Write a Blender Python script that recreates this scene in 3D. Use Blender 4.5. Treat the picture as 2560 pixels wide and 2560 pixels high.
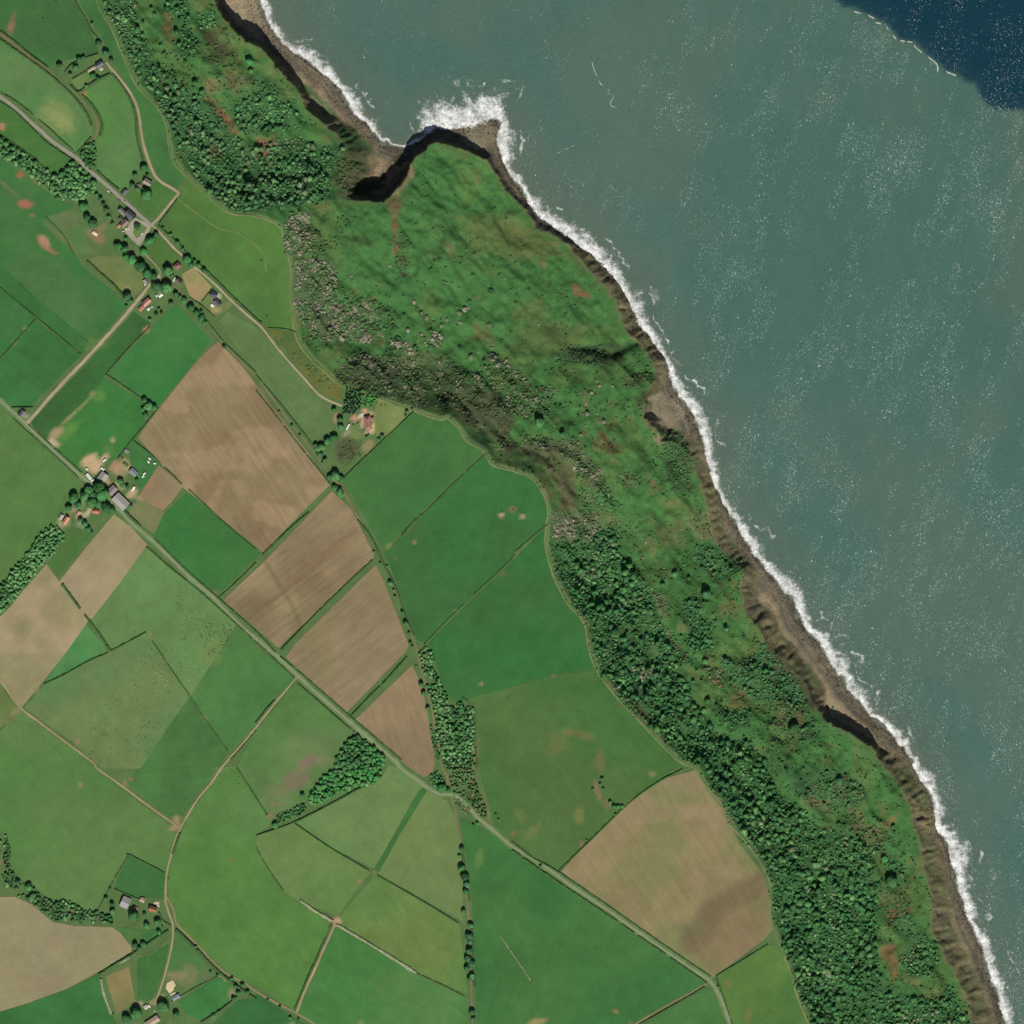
import bpy, bmesh, math, random
import numpy as np
from mathutils import Vector
from mathutils.geometry import delaunay_2d_cdt

random.seed(7)
RNG = np.random.default_rng(7)
for o in list(bpy.data.objects):
    bpy.data.objects.remove(o, do_unlink=True)
SC = bpy.context.scene
COL = SC.collection
R = math.radians

# ---------------------------------------------------------------- camera, sky, sun, exposure
MPP = 0.7                      # metres on the ground for one pixel of the 2560 px photograph
CAM_H = 25000.0
cam_d = bpy.data.cameras.new('camera')
cam = bpy.data.objects.new('camera', cam_d)
COL.objects.link(cam)
cam.location = (0, 0, CAM_H)
cam.rotation_euler = (0, 0, 0)
cam_d.sensor_width = 36.0
cam_d.lens = 18.0 / (1280 * MPP / CAM_H)
cam_d.clip_start = 100.0
cam_d.clip_end = 60000.0
SC.camera = cam

SUN_EL, SUN_AZ = 49.0, 170.0   # the sun stands in the south, a little east
world = bpy.data.worlds.new('World')
SC.world = world
world.use_nodes = True
wn = world.node_tree
wn.nodes.clear()
w_out = wn.nodes.new('ShaderNodeOutputWorld')
w_bg = wn.nodes.new('ShaderNodeBackground')
w_sky = wn.nodes.new('ShaderNodeTexSky')
w_sky.sky_type = 'NISHITA'
w_sky.sun_disc = False
w_sky.sun_elevation = R(SUN_EL)
w_sky.sun_rotation = R(SUN_AZ)
w_bg.inputs['Strength'].default_value = 0.05
wn.links.new(w_sky.outputs['Color'], w_bg.inputs['Color'])
wn.links.new(w_bg.outputs['Background'], w_out.inputs['Surface'])

sun_d = bpy.data.lights.new('sun', 'SUN')
sun_d.energy = 4.4
sun_d.angle = R(0.5)
sun_d.color = (1.0, 0.965, 0.90)
sun = bpy.data.objects.new('sun', sun_d)
COL.objects.link(sun)
sdir = Vector((math.sin(R(SUN_AZ)) * math.cos(R(SUN_EL)), math.cos(R(SUN_AZ)) * math.cos(R(SUN_EL)), math.sin(R(SUN_EL))))
sun.rotation_euler = sdir.to_track_quat('Z', 'Y').to_euler()
sun.location = sdir * 3000

SC.view_settings.view_transform = 'Standard'
SC.view_settings.look = 'None'
SC.view_settings.gamma = 1.0
SC.view_settings.use_curve_mapping = False
SC.view_settings.exposure = 0.0
SC.render.engine = 'CYCLES'

# ---------------------------------------------------------------- helpers: coordinates, noise, colour
GK = 1.04                      # light that a level white surface sends back under this sun and sky
def lin(c, k=None):
    k = GK if k is None else k
    out = []
    for v in c:
        v = v / 255.0
        out.append((v / 12.92 if v <= 0.04045 else ((v + 0.055) / 1.055) ** 2.4) / k)
    return np.array(out, dtype=np.float32)

def P(s):
    """points of the photograph: '@cr' picks a survey sheet (column, row), '@F' the whole picture"""
    pts = []; ox = oy = 0.0; sc = 3.01875
    for chunk in s.replace(';', ' ').replace(',', ' ').split('@'):
        tok = chunk.split()
        if not tok: continue
        if tok[0] == 'F': ox = oy = 0.0; sc = 1932 / 2560.0; tok = tok[1:]
        elif tok[0] == 'Z': ox = oy = 0.0; sc = 1.0; tok = tok[1:]
        else: ox = int(tok[0][0]) * 640.0; oy = int(tok[0][1]) * 640.0; sc = 3.01875; tok = tok[1:]
        v = [float(t) for t in tok]
        for i in range(0, len(v) - 1, 2):
            pts.append((ox + v[i] / sc, oy + v[i + 1] / sc))
    return np.array(pts, dtype=np.float64)

def wx(px): return (np.asarray(px) - 1280.0) * MPP
def wy(py): return (1280.0 - np.asarray(py)) * MPP

_tab = RNG.random((256, 256)).astype(np.float32)
def vnoise(x, y, scale, seed=0):
    x = np.asarray(x, dtype=np.float64) / scale + seed * 17.31
    y = np.asarray(y, dtype=np.float64) / scale + seed * 9.77
    xi = np.floor(x).astype(np.int64); yi = np.floor(y).astype(np.int64)
    fx = (x - xi).astype(np.float32); fy = (y - yi).astype(np.float32)
    fx = fx * fx * (3 - 2 * fx); fy = fy * fy * (3 - 2 * fy)
    x0 = xi & 255; x1 = (xi + 1) & 255; y0 = yi & 255; y1 = (yi + 1) & 255
    a = _tab[x0, y0]; b = _tab[x1, y0]; c = _tab[x0, y1]; d = _tab[x1, y1]
    return (a + (b - a) * fx) * (1 - fy) + (c + (d - c) * fx) * fy
def fbm(x, y, scale, seed=0, octs=4, rough=0.5):
    tot = 0; amp = 1.0; s = 0
    for o in range(octs):
        tot = tot + amp * vnoise(x, y, scale / (2 ** o), seed + o * 3)
        s += amp; amp *= rough
    return tot / s
def sstep(a, b, x):
    t = np.clip((x - a) / (b - a), 0, 1)
    return t * t * (3 - 2 * t)

def seg_dist(px, py, poly, closed=False, props=None):
    """distance to a polyline and the vertex properties of the nearest spot"""
    px = np.asarray(px, np.float32); py = np.asarray(py, np.float32)
    best = np.full(px.shape, 1e12, np.float32)
    pr = None if props is None else [np.zeros(px.shape, np.float32) for _ in props[0]]
    n = len(poly)
    for i in range(n if closed else n - 1):
        ax, ay = poly[i]; bx, by = poly[(i + 1) % n]
        dx, dy = bx - ax, by - ay
        L = dx * dx + dy * dy + 1e-9
        t = np.clip(((px - ax) * dx + (py - ay) * dy) / L, 0, 1)
        d = (px - ax - t * dx) ** 2 + (py - ay - t * dy) ** 2
        m = d < best
        best = np.where(m, d, best)
        if pr is not None:
            for k in range(len(pr)):
                pr[k] = np.where(m, props[i][k] + (props[(i + 1) % n][k] - props[i][k]) * t, pr[k])
    return (np.sqrt(best), pr) if pr is not None else np.sqrt(best)

def inside(px, py, poly):
    px = np.asarray(px, np.float32); py = np.asarray(py, np.float32)
    r = np.zeros(px.shape, bool)
    n = len(poly)
    for i in range(n):
        ax, ay = poly[i]; bx, by = poly[(i + 1) % n]
        if ay == by: continue
        c = ((ay > py) != (by > py)) & (px < (bx - ax) * (py - ay) / (by - ay) + ax)
        r ^= c
    return r

def blur(a, r):
    for ax in (0, 1):
        for _ in range(2):
            p = np.pad(a, [(r + 1, r) if k == ax else (0, 0) for k in (0, 1)], mode='edge')
            c = np.cumsum(p.astype(np.float64), axis=ax)
            n = a.shape[ax]
            hi = np.take(c, np.arange(2 * r + 1, 2 * r + 1 + n), axis=ax)
            lo = np.take(c, np.arange(0, n), axis=ax)
            a = ((hi - lo) / (2 * r + 1)).astype(np.float32)
    return a

def smooth_line(pts, step=6.0):
    """Catmull-Rom through the points, sampled every `step` pixels"""
    pts = np.asarray(pts, float)
    if len(pts) == 2:
        n = max(2, int(np.hypot(*(pts[1] - pts[0])) / step) + 1)
        return pts[0] + (pts[1] - pts[0]) * np.linspace(0, 1, n)[:, None]
    q = np.vstack([2 * pts[0] - pts[1], pts, 2 * pts[-1] - pts[-2]])
    out = []
    for i in range(1, len(q) - 2):
        n = max(1, int(np.hypot(*(q[i + 1] - q[i])) / step))
        for t in np.arange(n) / n:
            out.append(0.5 * ((2 * q[i]) + (-q[i - 1] + q[i + 1]) * t + (2 * q[i - 1] - 5 * q[i] + 4 * q[i + 1] - q[i + 2]) * t * t
                              + (-q[i - 1] + 3 * q[i] - 3 * q[i + 1] + q[i + 2]) * t ** 3))
    out.append(pts[-1])
    return np.array(out)

def mesh_np(name, V, F, mat, cols=None, smooth=False, extra=None):
    V = np.ascontiguousarray(V, np.float32); F = np.ascontiguousarray(F, np.int32)
    me = bpy.data.meshes.new(name)
    nv, nf, k = len(V), len(F), F.shape[1]
    me.vertices.add(nv); me.vertices.foreach_set('co', V.ravel())
    me.loops.add(nf * k); me.loops.foreach_set('vertex_index', F.ravel())
    me.polygons.add(nf)
    me.polygons.foreach_set('loop_start', np.arange(0, nf * k, k, dtype=np.int32))
    if smooth: me.polygons.foreach_set('use_smooth', np.ones(nf, bool))
    if cols is not None:
        a = me.attributes.new('Col', 'FLOAT_COLOR', 'POINT')
        c = np.ones((nv, 4), np.float32); c[:, :3] = cols
        a.data.foreach_set('color', c.ravel())
    for nm, val in (extra or {}).items():
        a = me.attributes.new(nm, 'FLOAT', 'POINT')
        a.data.foreach_set('value', np.ascontiguousarray(val, np.float32))
    me.update(calc_edges=True); me.validate()
    if mat is not None: me.materials.append(mat)
    return me

def link(name, me, parent=None, kind=None, label=None, cat=None, group=None, loc=None):
    o = bpy.data.objects.new(name, me)
    COL.objects.link(o)
    if parent is not None: o.parent = parent
    if loc is not None: o.location = loc
    if kind: o['kind'] = kind
    if label: o['label'] = label
    if cat: o['category'] = cat
    if group: o['group'] = group
    return o

# ---------------------------------------------------------------- materials
def new_mat(name):
    m = bpy.data.materials.new(name); m.use_nodes = True
    nt = m.node_tree; nt.nodes.clear()
    out = nt.nodes.new('ShaderNodeOutputMaterial')
    b = nt.nodes.new('ShaderNodeBsdfPrincipled')
    nt.links.new(b.outputs[0], out.inputs[0])
    b.inputs['Roughness'].default_value = 0.9
    b.inputs['Specular IOR Level'].default_value = 0.15
    return m, nt, b, out
def nd(nt, t, **kw):
    n = nt.nodes.new(t)
    for k, v in kw.items(): setattr(n, k, v)
    return n
def noise_node(nt, scale, detail=4, rough=0.55, vec=None):
    n = nd(nt, 'ShaderNodeTexNoise'); n.inputs['Scale'].default_value = scale
    n.inputs['Detail'].default_value = detail; n.inputs['Roughness'].default_value = rough
    if vec is not None: nt.links.new(vec, n.inputs['Vector'])
    return n
def ramp(nt, src, a, b, lo, hi):
    m = nd(nt, 'ShaderNodeMapRange'); m.inputs[1].default_value = a; m.inputs[2].default_value = b
    m.inputs[3].default_value = lo; m.inputs[4].default_value = hi; m.clamp = True
    nt.links.new(src, m.inputs[0]); return m.outputs[0]
def mul(nt, a, b):
    m = nd(nt, 'ShaderNodeMath', operation='MULTIPLY'); nt.links.new(a, m.inputs[0]); nt.links.new(b, m.inputs[1]); return m.outputs[0]
def scale_col(nt, col, fac):
    m = nd(nt, 'ShaderNodeVectorMath', operation='SCALE'); nt.links.new(col, m.inputs[0]); nt.links.new(fac, m.inputs['Scale']); return m.outputs[0]

def ground_mat(name, a1=0.16, a2=0.22, stripe=None, bump=0.0, rough=0.95):
    """colour from the surface's own attribute, broken up with grain; stripe = (degrees, strength, period m)"""
    m, nt, b, out = new_mat(name)
    at = nd(nt, 'ShaderNodeAttribute', attribute_name='Col')
    geo = nd(nt, 'ShaderNodeNewGeometry')
    n1 = noise_node(nt, 0.045, 5, 0.6, geo.outputs['Position'])
    n2 = noise_node(nt, 0.35, 3, 0.7, geo.outputs['Position'])
    f = mul(nt, ramp(nt, n1.outputs[0], 0.25, 0.75, 1 - a1, 1 + a1), ramp(nt, n2.outputs[0], 0.2, 0.8, 1 - a2, 1 + a2))
    if stripe:
        mp = nd(nt, 'ShaderNodeMapping', vector_type='TEXTURE')
        mp.inputs['Rotation'].default_value = (0, 0, R(stripe[0]))
        mp.inputs['Scale'].default_value = (stripe[2] * 16, stripe[2], 1)
        nt.links.new(geo.outputs['Position'], mp.inputs['Vector'])
        n3 = noise_node(nt, 1.0, 3, 0.65, mp.outputs[0])
        f = mul(nt, f, ramp(nt, n3.outputs[0], 0.28, 0.72, 1 - stripe[1], 1 + stripe[1]))
    nt.links.new(scale_col(nt, at.outputs['Color'], f), b.inputs['Base Color'])
    b.inputs['Roughness'].default_value = rough
    b.inputs['Specular IOR Level'].default_value = 0.05
    if bump:
        bp = nd(nt, 'ShaderNodeBump'); bp.inputs['Strength'].default_value = bump; bp.inputs['Distance'].default_value = 1.0
        nb = noise_node(nt, 0.25, 5, 0.7, geo.outputs['Position'])
        nt.links.new(nb.outputs[0], bp.inputs['Height']); nt.links.new(bp.outputs[0], b.inputs['Normal'])
    return m

def leaf_mat(name, attr=True, col=None, var=0.28):
    m, nt, b, out = new_mat(name)
    geo = nd(nt, 'ShaderNodeNewGeometry')
    n = noise_node(nt, 0.6, 3, 0.7, geo.outputs['Position'])
    f = ramp(nt, n.outputs[0], 0.25, 0.75, 1 - var, 1 + var)
    if attr:
        at = nd(nt, 'ShaderNodeAttribute', attribute_name='Col'); src = at.outputs['Color']
    else:
        rgb = nd(nt, 'ShaderNodeRGB'); rgb.outputs[0].default_value = (*col, 1); src = rgb.outputs[0]
        oi = nd(nt, 'ShaderNodeObjectInfo')
        f = mul(nt, f, ramp(nt, oi.outputs['Random'], 0, 1, 0.72, 1.22))
    nt.links.new(scale_col(nt, src, f), b.inputs['Base Color'])
    b.inputs['Specular IOR Level'].default_value = 0.1
    return m

def flat_mat(name, col, rough=0.8, var=0.12, scale=0.8, spec=0.2, stretch=None):
    m, nt, b, out = new_mat(name)
    tc = nd(nt, 'ShaderNodeTexCoord')
    src = tc.outputs['Object']
    if stretch:
        mp = nd(nt, 'ShaderNodeMapping'); mp.inputs['Scale'].default_value = stretch
        nt.links.new(src, mp.inputs['Vector']); src = mp.outputs[0]
    n = noise_node(nt, scale, 4, 0.65, src)
    rgb = nd(nt, 'ShaderNodeRGB'); rgb.outputs[0].default_value = (*[float(v) for v in lin(col)], 1)
    nt.links.new(scale_col(nt, rgb.outputs[0], ramp(nt, n.outputs[0], 0.25, 0.75, 1 - var, 1 + var)), b.inputs['Base Color'])
    b.inputs['Roughness'].default_value = rough
    b.inputs['Specular IOR Level'].default_value = spec
    return m

MAT_GROUND = ground_mat('grassy_ground', 0.14, 0.2, bump=0.25)
MAT_CLIFF = ground_mat('undercliff_ground', 0.15, 0.36, bump=0.8)
MAT_BEACH = ground_mat('beach_shingle_and_rock', 0.25, 0.55, bump=1.0)
MAT_PASTURE = ground_mat('pasture_grass', 0.07, 0.12)
PASTURES = [ground_mat('grazed_pasture', 0.09, 0.12, (a_, .055, p_)) for a_, p_ in ((37, 3.0), (-52, 4.0), (-38, 5.0), (62, 3.5), (8, 4.5))]
MAT_ROAD = ground_mat('worn_road_surface', 0.1, 0.14)
MAT_LEAF = leaf_mat('foliage')
MAT_BARK = flat_mat('bark', (84, 70, 54), 0.95, 0.3)
# ---------------------------------------------------------------- the lie of the land (pixels of the 2560 px photograph)
SEA_Z = -85.0
LINE_A = P('@Z 180 -400 230 -120 @00 740 0,790 110,860 230,960 470,1040 640,1200 810,1260 940,1300 1180,1420 1330,1560 1460,1740 1600,1932 1625'
           '@10 170 1690,220 1800,250 1932 @11 275 130,260 260,280 450,320 630,430 780,560 900,640 960,760 1010,950 1080,1190 1160,1400 1230,1450 1215,'
           '1540 1300,1600 1390,1720 1460,1790 1570,1932 1610 @21 150 1670,240 1780,280 1920 @22 265 100,260 250,330 500,440 700,550 830,590 1040,650 1190,'
           '780 1370,950 1550,1130 1740,1280 1880,1400 1932 @23 1450 100,1600 280,1640 400,1780 560,1890 720 @33 25 870,20 960,40 1180,110 1360,180 1540,230 1720,320 1932'
           '@Z 2090 2700 2300 3100')
# top of the sea cliff: x y height face-width
_B = [(430,-400,-34,12),(500,-60,-34,12),(537,0,-33,11),(560,40,-33,11),(590,75,-33,11),(615,105,-33,11),(640,115,-33,12),(662,135,-34,12),(703,176,-36,14),
      (746,219,-40,14),(766,272,-42,15),(800,300,-44,16),(825,318,-46,20),(852,341,-50,26),(866,362,-50,30),(872,395,-44,44),(866,430,-36,46),(862,468,-28,40),(872,500,-22,24),
      (905,503,-27,12),(955,501,-28,11),(991,477,-31,10),(1008,440,-34,10),(1021,411,-38,10),(1054,374,-43,10),(1080,351,-47,10),(1130,361,-50,10),
      (1177,378,-53,10),(1216,394,-58,10),(1236,427,-70,9),(1253,457,-70,9),(1280,497,-70,9),(1310,523,-70,9),(1346,570,-70,9),(1389,583,-70,9),
      (1429,613,-70,9),(1449,647,-67,24),(1485,683,-67,24),(1512,713,-67,24),(1538,749,-67,24),(1552,790,-67,24),(1571,835,-67,24),(1595,852,-67,24),
      (1608,868,-66,22),(1634,905,-66,22),(1641,938,-66,22),(1631,958,-52,16),(1611,991,-46,18),(1606,1037,-44,18),(1638,1067,-48,18),(1650,1104,-54,20),
      (1700,1112,-69,24),(1722,1130,-69,24),(1737,1170,-69,24),(1754,1220,-69,24),(1770,1269,-69,24),(1783,1346,-69,24),(1823,1393,-69,24),(1862,1429,-56,22),
      (1854,1479,-56,30),(1863,1532,-54,34),(1893,1565,-54,36),(1920,1608,-56,34),(1970,1661,-58,28),(2019,1717,-60,28),(2046,1770,-50,18),(2066,1800,-46,11),
      (2119,1830,-45,10),(2172,1863,-46,11),(2195,1893,-48,16),(2222,1926,-58,33),(2258,1970,-58,33),(2281,2016,-58,33),(2291,2066,-58,33),(2304,2132,-58,33),
      (2321,2185,-58,33),(2331,2238,-58,33),(2331,2291,-58,33),(2341,2337,-58,33),(2367,2390,-58,33),(2394,2450,-58,33),(2424,2516,-58,33),(2437,2560,-58,33),(2480,2700,-58,33),(2640,3100,-58,33)]
LINE_B = np.array([(b[0], b[1]) for b in _B], float)
_arc = np.concatenate([[0], np.cumsum(np.hypot(*np.diff(LINE_B, axis=0).T))])
PROP_B = [(b[2], b[3], a) for b, a in zip(_B, _arc)]
# water's edge: x y width-of-surf
_C = [(560,-400,14),(620,-60,16),(653,0,18),(676,60,20),(703,99,22),(746,129,26),(782,156,28),(825,185,26),(852,225,30),(892,278,22),(928,318,18),(958,351,13),(985,362,9),
      (1010,366,9),(1041,348,12),(1062,330,30),(1084,318,62),(1137,311,105),(1180,300,112),(1210,296,96),(1240,290,56),(1256,305,28),(1252,330,24),(1248,355,26),(1259,397,22),(1280,436,22),(1313,492,24),
      (1353,540,28),(1412,583,30),(1459,619,32),(1492,640,32),(1512,657,30),(1545,700,30),(1572,750,34),(1590,789,36),(1624,839,22),(1648,872,20),(1674,915,22),
      (1684,961,28),(1711,1001,30),(1745,1047,22),(1757,1104,20),(1778,1170,20),(1797,1230,20),(1823,1269,20),(1843,1306,28),(1876,1363,30),(1920,1426,26),(1986,1495,26),
      (2003,1545,30),(2049,1605,30),(2096,1674,30),(2142,1744,24),(2195,1797,20),(2241,1843,20),(2288,1903,20),(2300,1935,22),(2334,1993,24),(2347,2066,28),(2380,2125,36),(2400,2211,38),
      (2430,2298,28),(2463,2370,24),(2490,2463,22),(2510,2530,22),(2520,2560,22),(2570,2700,24),(2740,3100,24)]
LINE_C = np.array([(c[0], c[1]) for c in _C], float); PROP_C = [(c[2],) for c in _C]
WEST = [(-6000, 6000), (-6000, -6000)]
POLY_A = np.vstack([[(180, -6000)], LINE_A, [(2300, 6000)], WEST])
POLY_B = np.vstack([[(430, -6000)], LINE_B, [(2640, 6000)], WEST])
POLY_C = np.vstack([[(560, -6000)], LINE_C, [(2740, 6000)], WEST])

STEP = 3.5
g_in = np.arange(-140, 2700 + STEP, STEP)
grow = np.array([20, 60, 120, 220, 400, 700, 1200, 2000, 3000.0])
GX = np.concatenate([(-140 - grow)[::-1], g_in, 2700 + grow]).astype(np.float64)
GY = GX.copy()
NX, NY = len(GX), len(GY)
QX, QY = np.meshgrid(GX, GY)                       # [row, col]
wob = 15.0
WXp = QX + wob * (fbm(QX, QY, 46, 3) - 0.5) + 7 * (vnoise(QX, QY, 10, 4) - 0.5)
WYp = QY + wob * (fbm(QX, QY, 46, 5) - 0.5) + 7 * (vnoise(QX, QY, 10, 6) - 0.5)
dA = seg_dist(QX, QY, LINE_A); inA = inside(QX, QY, POLY_A)
dB, (zB, fB, arcB) = seg_dist(WXp, WYp, LINE_B, props=PROP_B); inB = inside(WXp, WYp, POLY_B)
dC, (surfW,) = seg_dist(QX, QY, LINE_C, props=PROP_C); inC = inside(QX, QY, POLY_C)
inC = inC | inB
zBs = blur(zB, 14); nearB = sstep(60, 8, dB)
zB = zBs * (1 - nearB) + zB * nearB
surfW = blur(surfW, 4)
zPlat = 5.0 * (fbm(QX, QY, 700, 11, 2) - 0.5) + 2.0 * (fbm(QX, QY, 260, 12, 2) - 0.5)
dAm = np.maximum(dA * MPP - 5.0, 0); dBm = dB * MPP; dCm = dC * MPP
# undercliff: steep back slope, hummocky slipped ground, ridges along the coast
t_ab = dAm / (dAm + dBm + 1e-3)
fall = 1 - np.exp(-dAm / 42.0)
cx, sx = math.cos(R(58)), math.sin(R(58))
U = QX * cx + QY * sx; Vv = -QX * sx + QY * cx
hum = (fbm(U * 0.45, Vv, 70, 21, 4) - 0.5) * 24 + (0.5 - np.abs(fbm(U * .42, Vv, 46, 23, 4) - .5) * 4) * 6.5 + (fbm(QX, QY, 16, 25, 3) - 0.5) * 4.6
hum = hum * sstep(0, 35, dAm) * sstep(0, 26, dBm)
ribs = (0.5 - np.abs(fbm(QX * .8 - QY * .6, (QX * .6 + QY * .8) * 0.3, 30, 31, 3) - .5) * 4) * 7.0 * np.exp(-((dAm - 38) / 26) ** 2)
stp = np.sin(dAm / 8.5 + 10 * (fbm(QX, QY, 130, 27, 3) - .5)) * 2.4 * sstep(12, 45, dAm) * sstep(0, 30, dBm) * (.35 + 1.1 * fbm(QX, QY, 90, 28, 2))
stp = stp * (1 - .75 * sstep(820, 900, QX) * sstep(1000, 860, QY))
zU = stp + zPlat * (1 - fall) + zB * (0.72 * fall + 0.28 * t_ab) + hum + ribs
# the gully that cuts in beside the clay scar
gd = seg_dist(QX, QY, P('@21 470 690,620 700,760 740,900 660,960 630'))
zU = zU - 9 * np.exp(-(gd / 13) ** 2)
gd2 = seg_dist(QX, QY, P('@11 1400 700,1700 560,1932 680'))
zU = zU - 5 * np.exp(-(gd2 / 16) ** 2)
# below the cliff top: face, then shingle and wave-cut rock down to the water
foot = -79.5 + (-85.6 + 79.5) * (dBm / (dBm + dCm + 1e-3)) + (fbm(QX, QY, 14, 41, 3) - 0.5) * 2.0 + (0.5 - np.abs(vnoise(dC + 5 * fbm(QX, QY, 18, 43, 2), arcB * .12, 6, 44) - .5) * 2) * 1.0
gul = (vnoise(arcB + 6 * (fbm(QX, QY, 12, 46, 2) - .5), dB * .12, 9, 45) - 0.5) * 7.5 + (vnoise(arcB, dB * .2, 4.5, 47) - .5) * 2.5
face = np.clip(dBm / fB, 0, 1); face = 1 - (1 - face) ** 1.35
zL = zB + (np.minimum(foot, zB) - zB) * face + gul * np.sin(np.pi * face) * sstep(9, 22, fB)
zS = SEA_Z - 0.6 - np.minimum(dCm * 0.06, 7.0)
Z = np.where(inA, zPlat, np.where(inB, zU, np.where(inC, zL, zS))).astype(np.float32)

def H(px, py):
    px = np.asarray(px, np.float64); py = np.asarray(py, np.float64)
    i = np.clip(np.searchsorted(GX, px) - 1, 0, NX - 2); j = np.clip(np.searchsorted(GY, py) - 1, 0, NY - 2)
    fx = np.clip((px - GX[i]) / (GX[i + 1] - GX[i]), 0, 1); fy = np.clip((py - GY[j]) / (GY[j + 1] - GY[j]), 0, 1)
    return ((Z[j, i] * (1 - fx) + Z[j, i + 1] * fx) * (1 - fy) + (Z[j + 1, i] * (1 - fx) + Z[j + 1, i + 1] * fx) * fy)

# ---------------------------------------------------------------- colours of the ground
def mixc(c, m, col): return c + (lin(col) - c) * m[..., None]
def mute(col, f=(.90, .91, .92)):
    g = sum(col) / 3.0
    return tuple((v + (g - v) * .12) * k for v, k in zip(col, f))
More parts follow.
